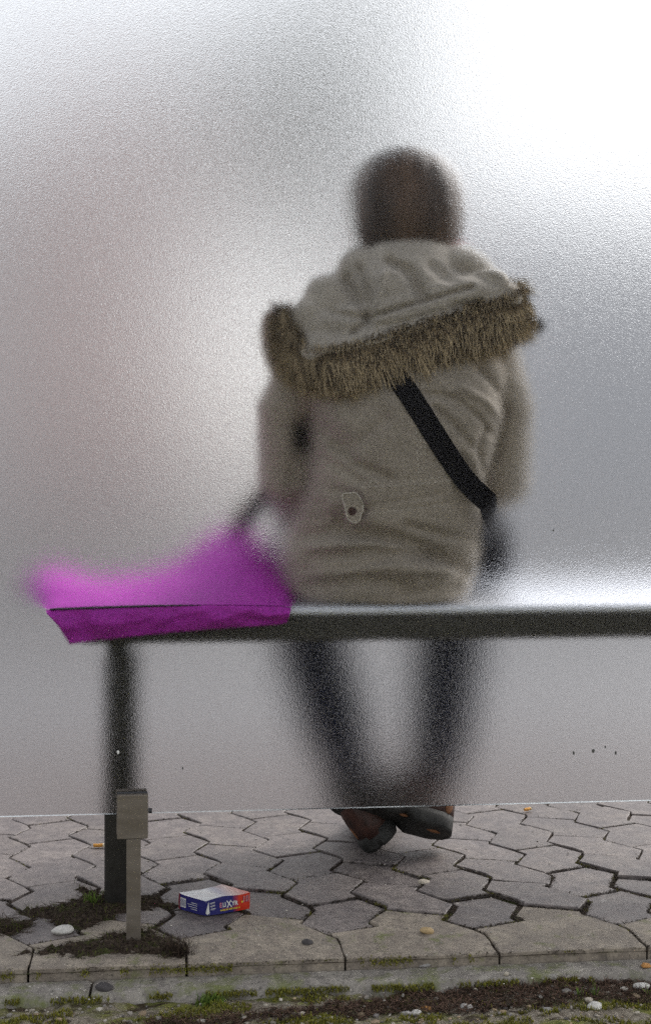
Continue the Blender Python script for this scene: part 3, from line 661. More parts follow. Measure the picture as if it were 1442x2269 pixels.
for s in range(22000):
    t = random.random() * (nf - 1); i = int(t); fr = t - i; c = fp[i].lerp(fp[min(i + 1, nf - 1)], fr); T_ = Tt[i]; down = (Vector((0, 0, -1)) - T_ * Vector((0, 0, -1)).dot(T_)).normalized(); back = Vector((0, -1, 0)); back = (back - T_ * back.dot(T_) - down * back.dot(down)).normalized()
    a = random.uniform(-1.9, 1.9)                    # 0 = towards the glass, + = down
    rd = (back * math.cos(a) + down * math.sin(a)).normalized(); p = c + rd * core_r[i] * 0.95
    clump = noise.noise(Vector((t * 0.55, a * 2.0, 4.0))) + 0.6 * noise.noise(Vector((t * 1.9, a * 3.0, 8.0)))
    ln = random.uniform(0.012, 0.042) * (1.15 if a > 0.3 else 0.85) * (1 + 0.35 * clump)
    d0 = (rd * 0.55 + down * (0.9 if a > -0.7 else 0.1) + T_ * (1.1 * clump + random.gauss(0, .28)) + Vector((0, 0, -0.1))).normalized()
    if a < -0.9: d0 = (rd * 0.8 + T_ * random.uniform(-.8, .8) + down * random.uniform(-.2, .6)).normalized()
    d1 = (d0 * 0.6 + Vector((0, 0, -0.6)) + T_ * 0.4 * clump).normalized(); w_ = random.uniform(0.0005, 0.0011); sdv = d0.cross(Vector((0, 1, 0)))
    sdv = sdv.normalized() if sdv.length > 1e-3 else Vector((1, 0, 0)); b = len(FV)
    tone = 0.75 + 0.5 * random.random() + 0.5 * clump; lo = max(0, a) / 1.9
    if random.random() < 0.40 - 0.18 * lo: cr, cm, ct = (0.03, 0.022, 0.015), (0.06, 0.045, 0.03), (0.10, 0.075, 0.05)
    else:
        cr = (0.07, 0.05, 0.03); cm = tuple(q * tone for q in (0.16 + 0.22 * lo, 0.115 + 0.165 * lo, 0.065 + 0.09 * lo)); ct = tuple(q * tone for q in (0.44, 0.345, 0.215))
    q = p
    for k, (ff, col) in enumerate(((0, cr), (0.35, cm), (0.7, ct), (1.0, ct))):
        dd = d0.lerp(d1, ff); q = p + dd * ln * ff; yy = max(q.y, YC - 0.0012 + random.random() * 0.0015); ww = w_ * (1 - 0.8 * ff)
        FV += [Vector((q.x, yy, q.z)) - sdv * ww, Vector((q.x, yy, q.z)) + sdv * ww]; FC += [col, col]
        if k: FF.append((b + 2 * k - 2, b + 2 * k - 1, b + 2 * k + 1, b + 2 * k))
def colored(name, V, F, C_, m, parent):
    o = pyo(name, V, F, m, parent); at = o.data.color_attributes.new('Col', 'FLOAT_COLOR', 'POINT'); at.data.foreach_set('color', np.array([(*c, 1) for c in C_], dtype=np.float32).ravel()); return o
fur = colored('fur_trim', FV, FF, FC, M['strand'], hood); fur['label'] = 'tan and brown fur rim of the hood'
# dark toggle at the right end of the rim
v, f = tube([px(1182, 705, 0.075), px(1192, 715, 0.075), px(1198, 735, 0.078)], [0.008, 0.011, 0.007], 10); pyo('toggle', v, f, M['zip'], hood, True)
# ---- scarf collar and hair
SC = catmull([px(850, 590, 0.12), px(900, 590, 0.10), px(960, 575, 0.10), px(993, 556, 0.11), px(998, 548, 0.15)], 6); v, f = tube(SC, 0.02, 12); keep(pyo('scarf', v, f, M['red'], None, True), person)
hr = []
for (z, xc, rx, y0, y1) in ((1.095, .157, .072, .090, .17), (1.12, .157, .082, .072, .19), (1.16, .157, .0945, .058, .205), (1.20, .157, .097, .052, .215), (1.24, .157, .0955, .056, .225), (1.27, .157, .085, .062, .225), (1.295, .156, .068, .080, .215), (1.312, .155, .038, .11, .19), (1.316, .155, .010, .14, .165)):
    r = []
    for k in range(56):
        a = 2 * PI * k / 56; g = 1 + 0.02 * math.sin(17 * a + z * 20) + 0.03 * noise.noise(Vector((a * 2.2, z * 3, 1))) if z < 1.3 else 1
        x = xc + rx * g * math.cos(a); y = (y0 + y1) / 2 + (y1 - y0) / 2 * g * math.sin(a)
        r.append((x + 0.004 * noise.noise(Vector((a, z * 9, 7))), y, z + (0.012 * noise.noise(Vector((a * 5, 0, 2))) if z < 1.11 else 0)))
    hr.append(r)
v, f = loft(hr); hair = pyo('hair', v, f, M['hair'], None, True); keep(hair, person); hair['label'] = 'chin length brown hair'
# ---- shoes
def shoe(Mx, mirror, order):
    Ls = 0.272
    def hw(t): return 0.031 + 0.013 * math.sin(PI * min(t * 1.1, 1)) * 0.3 + 0.015 * max(0, math.sin(PI * (t - 0.35) / 0.75)) if t > 0.06 else 0.031
    def endk(t):
        k = 1.0
        if t < 0.12: k = math.sqrt(max(0, 1 - ((0.12 - t) / 0.12) ** 2))
        if t > 0.80: k = math.sqrt(max(0, 1 - ((t - 0.80) / 0.2) ** 2))
        return max(k, 0.12)
    NT_ = 34; up, so = [], []
    for i in range(NT_ + 1):
        t = i / NT_; x = t * Ls; wd = (hw(t) + 0.006) * endk(t); yo = 0.008 * math.sin(PI * t) * mirror
        top = 0.128 if t < 0.36 else 0.128 - 0.068 * min(1, (t - 0.36) / 0.32) - 0.018 * max(0, (t - 0.7) / 0.3)
        if t < 0.05: top = 0.115
        r = []
        for k in range(22):
            a = PI * k / 21; cx_, sz = math.cos(a), math.sin(a); r.append(Vector((x + (0.012 * (1 - t * 4) * -0.4 if t < .2 else 0), yo + wd * 0.93 * math.copysign(abs(cx_) ** 0.7, cx_), 0.026 + (top - 0.026) * abs(sz) ** 0.62)))
        up.append(r)
        # sole: foxing band + tread with arch and toe spring
        bot = 0.0
        if 0.30 < t < 0.48: bot = 0.013 * math.sin(PI * (t - 0.30) / 0.18)
        bot += 0.02 * max(0, (t - 0.78) / 0.22) ** 2
        lug = 0.004 if (i % 4 in (0, 1)) else 0.0
        r2 = []
        for (yy, zz) in ((-1.0, 0.034), (-1.06, 0.022), (-1.04, 0.008), (-0.96, 0.001), (-0.6, 0.0 + lug), (-0.2, 0.003), (0.2, 0.003), (0.6, 0.0 + lug), (0.96, 0.001), (1.04, 0.008), (1.06, 0.022), (1.0, 0.034)):
            r2.append(Vector((x - (0.004 if t < .03 else 0), yo + wd * yy, zz + bot * (1 if zz < 0.02 else 0.25))))
        so.append(r2)
    tr = lambda V: [Mx @ Vector(p) for p in V]
    v, f = loft(up); u_ = pyo('shoe', tr(v), f, M['leather'], None, True); keep(u_, person); u_['label'] = order
    v, f = loft(so); bm = bmesh.new(); vs_ = [bm.verts.new(p) for p in tr(v)]
    for q in f: bm.faces.new([vs_[i] for i in q])
    bmesh.ops.recalc_face_normals(bm, faces=bm.faces); sob = bmo('sole', bm, M['rubber'], u_, True)
    for (c, r) in (((0.035, 0.004, 0.003), (0.015, 0.006, 0.003)), ((0.105, 0.012, 0.013), (0.010, 0.004, 0.003)), ((0.02, 0.033, 0.05), (0.008, 0.003, 0.016)), ((0.03, -0.034, 0.05), (0.008, 0.003, 0.014))):
        v, f = ellip(c, r, 12); pyo('accent', tr(v), f, M['orange'], u_, True)
    lc = []
    for s_ in range(4):
        x = 0.10 + 0.022 * s_; v, f = tube(tr([(x, -0.03, 0.118 - s_ * 0.012), (x + 0.005, 0, 0.132 - s_ * 0.014), (x, 0.03, 0.118 - s_ * 0.012)]), 0.003, 6); pyo('lace', v, f, M['zip'], u_)
shoe(shoe_frame(*SHOE1), 1, 'brown shoe with black rubber sole resting on its edge on the paving')
shoe(shoe_frame(*SHOE2), -1, 'brown shoe crossed over the other, black sole turned to the camera')

# ================================================================== SHOULDER BAG with black strap
sb = empty('shoulder_bag', (0.30, 0.17, 0.53)); tag(sb, 'small dark shoulder bag at the right hip with wide black strap across the back', 'bag')
sp = [onback(820 + (880 - 820) * k / 4, 750 + (838 - 750) * k / 4, coat_bvh, 0.002) for k in range(4)]
line = [(862, 812), (882, 840), (925, 905), (975, 985), (1025, 1062), (1072, 1122)]; sp = []
for (u0, v0), (u1, v1) in zip(line[:-1], line[1:]): sp += [onback(u0 + (u1 - u0) * k / 6, v0 + (v1 - v0) * k / 6, coat_bvh, 0.003) for k in range(6)]
for p in sp: p.y = max(YC + 0.0005, min(p.y, YC + 0.004))
e0 = sp[-1]; sp += catmull([e0, px(1086, 1146, 0.045), px(1096, 1166, 0.10), px(1098, 1185, 0.22)], 5)[1:]
v, f = ribbon(sp, [(0, -1, 0)] * 30 + [(0.35, -1, 0)] * (len(sp) - 30), 0.036, 0.0022); keep(pyo('strap', v, f, M['webbing']), sb)
c = px(1098, 1205, 0.30); me = remesh([ellip(c, (0.024, 0.08, 0.068), 20), ellip(c + Vector((0, 0, -0.025)), (0.027, 0.085, 0.055), 20)], 0.006, 3, 'pouch'); co, no = arr(me); co[:, 2] = np.maximum(co[:, 2], 0.528); setco(me, co)
keep(link('pouch', me, M['blackbag'], None, True), sb)

# ================================================================== PURPLE BAG on the bench
pb = empty('messenger_bag', (-0.25, 0.15, 0.526)); tag(pb, 'bright purple nylon bag lying on the bench beside the person', 'bag')
nu_, nv_ = 70, 46
nl, nr = px(104, 1347, 0.02), px(645, 1332, 0.02)
fl, frr = px(55, 1310, 0.34), px(655, 1325, 0.30)
rows = []
for j in range(nv_ + 1):
    t = j / nv_; row = []
    for i in range(nu_ + 1):
        s = i / nu_; x = (nl.x + (nr.x - nl.x) * s) * (1 - t) + (fl.x + (frr.x - fl.x) * s) * t; y = 0.021 + 0.31 * t
        z = 0.5305 + 0.004 * math.sin(PI * s)
        # top sheet: low hollow in the middle, puffed left end, raised peak at the right
        zf = 0.556 + 0.018 * math.exp(-((s - 0.10) / 0.10) ** 2) - 0.004 * math.exp(-((s - 0.45) / 0.15) ** 2) + 0.088 * math.exp(-((s - 0.80) / 0.16) ** 2) * (1 if s < 0.8 else 1.0) + 0.03 * math.exp(-((s - 0.62) / 0.18) ** 2)
        z = z + (zf - z) * min(1, t * 1.15) ** 0.9 if t < 0.87 else 0.5305 + (zf - 0.5305)
        ed = min(s, 1 - s); z -= 0.014 * max(0, 1 - ed / 0.04) ** 2
        if t > 0.9: z -= (zf - 0.535) * ((t - 0.9) / 0.1) ** 2
        z += 0.006 * noise.fractal(Vector((x * 14, y * 10, 3)), 1, 2, 4) * min(1, t * 4); row.append(Vector((x, y, max(z, 0.529))))
    rows.append(row)
V = [p for r in rows for p in r]; F = []
wdt = nu_ + 1
for j in range(nv_):
    for i in range(nu_): F.append((j * wdt + i, j * wdt + i + 1, (j + 1) * wdt + i + 1, (j + 1) * wdt + i))
# bottom
b0 = len(V)
for i in range(wdt): V.append(Vector((rows[0][i].x, 0.055, 0.5272)))
for i in range(wdt): V.append(Vector((rows[-1][i].x, rows[-1][i].y, 0.5272)))
for i in range(nu_): F.append((b0 + i, b0 + wdt + i, b0 + wdt + i + 1, b0 + i + 1)); F.append((nv_ * wdt + i, nv_ * wdt + i + 1, b0 + wdt + i + 1, b0 + wdt + i))
keep(pyo('flap', V, F, M['purple'], None, True), pb)
# near gusset: hangs over the rear edge of the bench
GV, GF = [], []; ng = 14
for j in range(ng + 1):
    t = j / ng
    for i in range(nu_ + 1):
        s = i / nu_; p = rows[0][i]; drop = 0.062 * (1 - s) + 0.030 * s; drop *= min(1, 0.25 + s * 14) if s < 0.06 else 1; drop *= (1 - 0.15 * max(0, (s - 0.95) / 0.05))
        dent = 0.010 * noise.fractal(Vector((s * 8, t * 1.8, 1.5)), 1, 2, 3) * math.sin(PI * t) + 0.010 * math.exp(-((s - 0.10 - t * 0.08) / 0.03) ** 2) * t
        x = p.x + (0.016 * t * t * (1 - s) ** 5) - 0.006 * t * s ** 8; GV.append(Vector((x, max(YC + 0.0008, 0.0205 - 0.006 * math.sin(PI * min(1, t * 1.2)) + 0.016 * t * t + dent), p.z - 0.001 - drop * t)))
for j in range(ng):
    for i in range(nu_): GF.append((j * wdt + i + 1, j * wdt + i, (j + 1) * wdt + i, (j + 1) * wdt + i + 1))
g0 = len(GV)
for i in range(wdt): q = GV[ng * wdt + i]; GV.append(Vector((q.x, 0.0565, q.z + 0.002)))
for i in range(nu_): GF.append((ng * wdt + i + 1, ng * wdt + i, g0 + i, g0 + i + 1))
for i in range(wdt): q = GV[ng * wdt + i]; GV.append(Vector((q.x, 0.0565, 0.5275)))
for i in range(nu_): GF.append((g0 + i + 1, g0 + i, g0 + wdt + i, g0 + wdt + i + 1))
keep(pyo('gusset', GV, GF, M['purple'], None, True), pb)
zp = [GV[wdt * 1 + i] + Vector((0, -0.0012, 0.003)) for i in range(1, 45)]; v, f = tube(zp, [0.0017 if k < 30 else 0.0017 - 0.0001 * (k - 30) for k in range(len(zp))], 6); keep(pyo('zip', v, f, M['zip']), pb)
pk = px(525, 1190, 0.27)
st_ = catmull([pk + Vector((0.01, 0.01, -0.03)), pk, px(540, 1150, 0.255), px(575, 1105, 0.24), px(620, 1060, 0.215), px(650, 1028, 0.17), px(667, 985, 0.147), px(674, 940, 0.143), px(690, 895, 0.15)], 7)  # upper run added between arm and torso to darken that gap like shade
v, f = ribbon(st_, [(0.2, -1, 0.2)] * len(st_), 0.034, 0.003); keep(pyo('strap', v, f, M['webbing']), pb)

# ================================================================== CIGARETTE PACK
pa, pbq, pc = gp(396, 2015), gp(456, 2033), gp(552, 2015)
ck = empty('cigarette_pack', (pbq.x, pbq.y, 0.0015)); tag(ck, 'crushed blue and red cigarette pack lying on the paving', 'cigarette pack')
X_ = (Vector((pc.x, pc.y, 0)) - Vector((pbq.x, pbq.y, 0))).normalized(); Y_ = Vector((-X_.y, X_.x, 0)); ck.rotation_euler = (0, 0, math.atan2(X_.y, X_.x))
PL, PW, PH = (pc - pbq).length, 0.058, 0.0265
pA = Matrix.Rotation(-math.atan2(X_.y, X_.x), 3, 'Z') @ Vector((pa.x - pbq.x, pa.y - pbq.y, 0))
def packmat(name, axis, stops, rough=0.3):
    m = mat(name, (0.5,) * 3, rough); n = NT(m); c = n.add('ShaderNodeTexCoord'); sp_ = n.add('ShaderNodeSeparateXYZ'); n.l.new(c.outputs['Object'], sp_.inputs[0])
    mr = n.add('ShaderNodeMapRange'); mr.inputs['From Max'].default_value = PL if axis == 0 else PW; n.l.new(sp_.outputs[axis], mr.inputs['Value'])
    a = n.noise(n.coord(), 90, 3); ad = n.add('ShaderNodeMath'); ad.operation = 'MULTIPLY_ADD'; ad.inputs[1].default_value = 0.05; n.l.new(a, ad.inputs[0]); n.l.new(mr.outputs[0], ad.inputs[2])
    col = n.ramp(ad.outputs[0], stops); n.base(n.mix(0.35, col, n.ramp(n.noise(n.coord(), 300, 4), [(0.3, (0.6,) * 3), (0.6, (1.1,) * 3)]), 'MULTIPLY')); return m
BLUE, RED, WHT = (0.022, 0.022, 0.16), (0.62, 0.045, 0.02), (0.72, 0.72, 0.73)
M['pk_side'] = packmat('pack_print_side', 0, [(0.0, BLUE), (0.64, BLUE), (0.78, RED), (1.0, RED)])
M['pk_end'] = packmat('pack_print_end', 1, [(0.0, BLUE), (0.94, BLUE), (0.985, (0.2, 0.02, 0.02)), (1.0, (0.2, 0.02, 0.02))])
M['pk_top'] = packmat('pack_print_top', 0, [(0.0, WHT), (0.30, WHT), (0.47, (0.42, 0.40, 0.48)), (0.72, (0.62, 0.42, 0.38)), (1.0, (0.62, 0.16, 0.12))])
M['pk_white'] = mat('pack_card', (0.75, 0.75, 0.72), 0.6); M['pk_yel'] = mat('pack_yellow_print', (0.8, 0.62, 0.05), 0.5); M['pk_red'] = mat('pack_red_print', (0.55, 0.05, 0.04), 0.5); M['pk_pink'] = mat('pack_pink_print', (0.7, 0.25, 0.3), 0.5); M['pk_ink'] = mat('pack_blue_ink', BLUE, 0.4)
bm = bmesh.new(); n1, n2, n3 = 12, 8, 4
def crush(p):
    q = Vector(p); k = max(0, 1 - (q.x / 0.02)) * max(0, 1 - (q.y / 0.016)); q.x += 0.004 * k; q.y += 0.004 * k; q.z -= 0.002 * k * (q.z / PH)
    q.y += 0.0022 * math.sin(q.x * 60) * (1 - q.y / PW) * (q.z / PH); q.z += (0.0012 * nz(q, 60, 4) + 0.0025 * nz(q, 28, 6)) * (q.z / PH); q.y += 0.0018 * nz(q, 45, 2) * (1 - q.y / PW); q.x += 0.001 * nz(q, 70, 9); yy = q.y; q.x += pA.x / PW * yy; q.y = pA.y / PW * yy; q.z += (q.x / PL) * 0.002 * (q.z / PH); return q
def face_grid(o, du, dv, nu2, nv2, mi):
    g = [[bm.verts.new(crush(Vector(o) + Vector(du) * i / nu2 + Vector(dv) * j / nv2)) for i in range(nu2 + 1)] for j in range(nv2 + 1)]
    for j in range(nv2):
        for i in range(nu2): bm.faces.new((g[j][i], g[j][i + 1], g[j + 1][i + 1], g[j + 1][i])).material_index = mi
face_grid((0, 0, 0), (PL, 0, 0), (0, 0, PH), n1, n3, 0); face_grid((0, PW, 0), (0, -PW, 0), (0, 0, PH), n2, n3, 1); face_grid((0, 0, PH), (PL, 0, 0), (0, PW, 0), n1, n2, 2)
face_grid((PL, 0, 0), (0, PW, 0), (0, 0, PH), n2, n3, 0); face_grid((PL, PW, 0), (-PL, 0, 0), (0, 0, PH), n1, n3, 0); face_grid((0, PW, 0), (PL, 0, 0), (0, -PW, 0), n1, n2, 1)
bmesh.ops.remove_doubles(bm, verts=bm.verts, dist=1e-5)
pkb = bmo('box', bm, [M['pk_side'], M['pk_end'], M['pk_top']], ck)
def text(s, size, x, z, m, parent, sx=1.0, spacing=1.0, y=-0.0006, shear=0.0, face='side', bold=0.0):
    cu = bpy.data.curves.new('lettering', 'FONT'); cu.body = s; cu.size = size; cu.space_character = spacing; cu.extrude = 0.0001; cu.shear = shear; cu.offset = bold
    o = bpy.data.objects.new('tmp', cu); COL.objects.link(o); dg = bpy.context.evaluated_depsgraph_get(); me = bpy.data.meshes.new_from_object(o.evaluated_get(dg)); bpy.data.objects.remove(o)
    t = link('lettering', me, m, parent)
    if face == 'side':
        for v in me.vertices:
            X, Z = v.co.x * sx + x, v.co.y + z; q = crush(Vector((X, 0, Z))); v.co = Vector((q.x, q.y + y - v.co.z * 0.3, q.z))
    else:
        for v in me.vertices:
            Yv, Z = x - v.co.x * sx, v.co.y + z; q = crush(Vector((0, Yv, Z))); v.co = Vector((q.x + y - v.co.z * 0.3, q.y, q.z))
    return t
text('E', 0.0100, 0.0265, 0.0100, M['pk_pink'], pkb, 0.85, bold=0.0002); text('LI', 0.0100, 0.0320, 0.0100, M['pk_white'], pkb, 0.85, bold=0.0002)
text('X', 0.0150, 0.0392, 0.0082, M['pk_white'], pkb, 0.80, bold=0.0002); text('YR', 0.0105, 0.0472, 0.0098, M['pk_white'], pkb, 0.85, bold=0.0002)
text('strictly for adult smokers!', 0.0042, 0.0275, 0.0042, M['pk_yel'], pkb, 0.78, bold=0.00012)
def strip(x0, x1, z0, z1, m, face='side', yo=-0.0006):
    V = []
    for (a_, z_) in ((x0, z0), (x1, z0), (x1, z1), (x0, z1)):
        q = crush(Vector((a_, 0, z_))) if face == 'side' else crush(Vector((0, a_, z_)))
        V.append(q + (Vector((0, yo, 0)) if face == 'side' else Vector((yo, 0, 0))))
    return pyo('print_mark', V, [(0, 1, 2, 3) if face == 'side' else (3, 2, 1, 0)], m, pkb)
for z in (0.0200, 0.0150, 0.0098): strip(0.0085, 0.0185, z, z + 0.0009, M['pk_white']); strip(0.009, 0.0175, z - 0.0016, z - 0.0012, M['pk_white'])
strip(0.0058, 0.0064, 0.001, 0.0235, M['pk_white']); strip(0.031, 0.0575, 0.0072, 0.0077, M['pk_red']); strip(0.0645, 0.0672, 0.0125, 0.0155, M['pk_yel'])
for x in (0.0675, 0.072, 0.0755): strip(x, x + 0.0007, 0.012, 0.0235, M['pk_ink']); strip(x + 0.0012, x + 0.0017, 0.013, 0.0235, M['pk_white'])
strip(0.0535, 0.0415, 0.005, 0.0205, M['pk_white'], 'end')
for k in range(6): strip(0.0522 - k * 0.0018, 0.0514 - k * 0.0018, 0.0068, 0.019, M['pk_ink'], 'end', -0.0009)
for k, wd_ in enumerate((0.012, 0.020, 0.018, 0.013)): strip(0.0175 + wd_, 0.0175, 0.0168 - k * 0.0036, 0.0176 - k * 0.0036, M['pk_white'], 'end')
# torn corner flap, bare card
pyo('flap', [(-0.0008, 0.016, 0.0255), (-0.0012, 0.0165, 0.006), (0.0005, 0.006, 0.0055), (0.003, 0.0035, 0.0235)], [(0, 1, 2, 3), (3, 2, 1, 0)], M['pk_white'], pkb)
pyo('flap', [(0.0008, 0.0022, 0.0045), (0.0045, -0.0016, 0.024), (0.0066, -0.0014, 0.0055), (0.0028, -0.0012, 0.0022)], [(0, 1, 2, 3), (3, 2, 1, 0)], M['pk_white'], pkb)

# ================================================================== CIGARETTE BUTTS
M['filter'] = mat('filter_paper', (0.62, 0.30, 0.06), 0.8); M['paper'] = mat('cigarette_paper', (0.72, 0.62, 0.45), 0.8); M['ash'] = mat('ash', (0.03, 0.03, 0.03), 0.95)
def butt(u, v, ang, ln, label):
    p = gp(u, v); e = empty('cigarette_butt', (p.x, p.y, 0.0015)); tag(e, label, 'cigarette butt', 'cigarette butts on the paving'); d = Vector((math.cos(ang), math.sin(ang), 0)); o = Vector((0, 0, 0.0039)); r = 0.0037
    for nm, a, b, m in (('filter', -0.5, 0.28, 'filter'), ('paper', 0.28, 0.46, 'paper'), ('ash', 0.46, 0.5, 'ash')):
        P_ = [o + d * ln * (a + (b - a) * k / 4) + Vector((0, 0, 0.0003 * math.sin(k * 2))) for k in range(5)]; v_, f_ = tube(P_, [r * random.uniform(0.88, 1.02) * (0.8 if nm == 'ash' else 1) for _ in P_], 10); pyo(nm, v_, f_, M[m], e, False)
butt(221, 1879, 0.06, 0.024, 'orange cigarette butt by the bench leg'); butt(1169, 1798, 0.5, 0.021, 'tan cigarette butt on the paving just below the glass edge at right')
# ================================================================== STONES
def stonemat(name, c, c2=None):
    m = mat(name, c, 0.8); n = NT(m); a = n.noise(n.coord('Object'), 220, 4); n.base(n.mix(n.ramp(a, [(0.35, W0), (0.65, W1)]), tuple(q * 0.75 for q in c), c2 or c)); n.normal(n.bump(a, 0.3, 0.002)); return m
SM = {'white': stonemat('stone_white', (0.66, 0.64, 0.60)), 'grey': stonemat('stone_grey', (0.36, 0.34, 0.33)), 'dark': stonemat('stone_dark', (0.065, 0.058, 0.06)), 'tan': stonemat('stone_tan', (0.50, 0.36, 0.19)), 'orange': stonemat('stone_orange', (0.50, 0.24, 0.07)), 'pale': stonemat('stone_pale', (0.52, 0.46, 0.38))}
def surf(u, v):
    p = gp(u, v)
    if p.y > -0.1: return gp(u, v, 0.0)
    p = gp(u, v, -0.018)
    if p.y > -0.150: return p
    p = gp(u, v, -0.034); p.z = verge_z(p.x, p.y) - 0.001; return p
for k, (u, v, wpx, col, asp, lab) in enumerate([
        (141, 2066, 50, 'white', 0.38, 'long flat white stone beside the soil around the post'), (232, 2192, 40, 'dark', 0.40, 'flat dark stone on the left of the kerb'), (681, 2092, 27, 'dark', 0.5, 'small round dark stone on the border paving'),
        (946, 2067, 31, 'tan', 0.5, 'tan pebble lying on the border paving'), (942, 2137, 42, 'grey', 0.55, 'angular grey stone on the kerb'), (938, 1957, 27, 'pale', 0.35, 'flat pale stone chip on the paving near the shoes'),
        (1420, 2192, 38, 'white', 0.4, 'white stone on brown earth at the right edge'), (1430, 2143, 26, 'orange', 0.4, 'orange stone chip at the far right of the kerb'), (1309, 2168, 34, 'orange', 0.42, 'orange stone on the brown earth strip'),
        (1317, 2233, 34, 'white', 0.5, 'bright white pebble at the front right'), (1304, 2222, 22, 'pale', 0.6, 'pale pebble tucked behind the bright white one'), (921, 2243, 25, 'white', 0.5, 'white pebble at the front of the verge, left of an orange one'),
        (947, 2236, 25, 'orange', 0.45, 'orange pebble at the front of the verge'), (1031, 2236, 32, 'grey', 0.5, 'domed grey pebble half sunk at the front of the verge'), (899, 2247, 24, 'grey', 0.5, 'grey pebble left of the white one at the front'),
        (1168, 2122, 11, 'white', 0.8, 'tiny white stone on the right part of the kerb'), (1121, 2161, 12, 'pale', 0.8, 'small pale stone at the kerb edge above the brown earth'), (296, 2086, 9, 'white', 0.8, 'tiny white stone at the foot of the steel post'),
        (357, 2152, 19, 'pale', 0.6, 'pale stone chip on the kerb under the dead weed'), (1442, 2158, 24, 'white', 0.5, 'white stone cut by the right edge of the picture'), (790, 2188, 26, 'grey', 0.45, 'grey stone against the front of the kerb'),
        (1215, 2240, 26, 'grey', 0.45, 'grey pebble in the moss at front right'), (905, 2180, 20, 'white', 0.5, 'pale pebble by the kerb above the brown earth'), (1258, 2178, 24, 'grey', 0.45, 'long grey chip on the brown earth')]):
    p = surf(u, v); sz = wpx / FPX * (p - CAM).dot(FW) / 2
    o = link('stone', pebble_mesh('stone', sz, sz * 0.75, sz * asp, k * 3.7, 3, 0.42 if col in ('grey', 'orange') else 0.2), SM[col], None, True); tag(o, lab, 'stone', 'loose stones on paving and verge'); o.location = (p.x, p.y, p.z + sz * asp * 0.62); o.rotation_euler = (random.uniform(-.15, .15), random.uniform(-.15, .15), random.uniform(-.4, .4))

# ================================================================== SOIL, MOSS, GRASS, GRAVEL
def inpoly(x, y, P):
    c = False; j = len(P) - 1
    for i in range(len(P)):
        if (P[i].y > y) != (P[j].y > y) and x < (P[j].x - P[i].x) * (y - P[i].y) / (P[j].y - P[i].y) + P[i].x: c = not c
        j = i
    return c
def polysd(x, y, P):
    d = 9
    for i in range(len(P)):
        a, b = P[i - 1], P[i]; ab = Vector((b.x - a.x, b.y - a.y)); ap = Vector((x - a.x, y - a.y)); t = max(0, min(1, ap.dot(ab) / max(ab.length_squared, 1e-9))); d = min(d, (ap - ab * t).length)
    return d if inpoly(x, y, P) else -d
SOIL = [[gp(u, v) for u, v in P] for P in (
    [(165, 1957), (215, 1975), (240, 1985), (330, 1985), (400, 2008), (300, 2022), (205, 2060), (140, 2062), (105, 2035), (25, 2030), (55, 2014), (120, 2008), (170, 1990)],
    [(15, 2124), (60, 2108), (150, 2092), (230, 2075), (275, 2062), (345, 2050), (352, 2072), (420, 2092), (412, 2128), (330, 2122), (260, 2118), (200, 2130), (110, 2120)],
    [(0, 2042), (60, 2040), (70, 2052), (20, 2078), (-40, 2085), (-60, 2040)])]
def strand(V, F, C_, p, d, ln, w_, c0, c1, bend=0.3, n=3):
    s = d.cross(Vector((0, 0, 1))); s = s.normalized() if s.length > 1e-3 else Vector((1, 0, 0)); b = len(V); q = Vector(p); dd = Vector(d)
    s = (s + Vector((0, 0, random.uniform(-.7, .7)))).normalized()
    for k in range(n + 1):
        t = k / n; ww = w_ * (1 - 0.75 * t); V += [q - s * ww, q + s * ww]; C_ += [tuple(a + (b_ - a) * t for a, b_ in zip(c0, c1))] * 2
        dd = (dd + Vector((random.uniform(-bend, bend), random.uniform(-bend, bend), random.uniform(-bend, bend) * 0.6))).normalized(); q = q + dd * ln / n
        if k: F.append((b + 2 * k - 2, b + 2 * k - 1, b + 2 * k + 1, b + 2 * k))
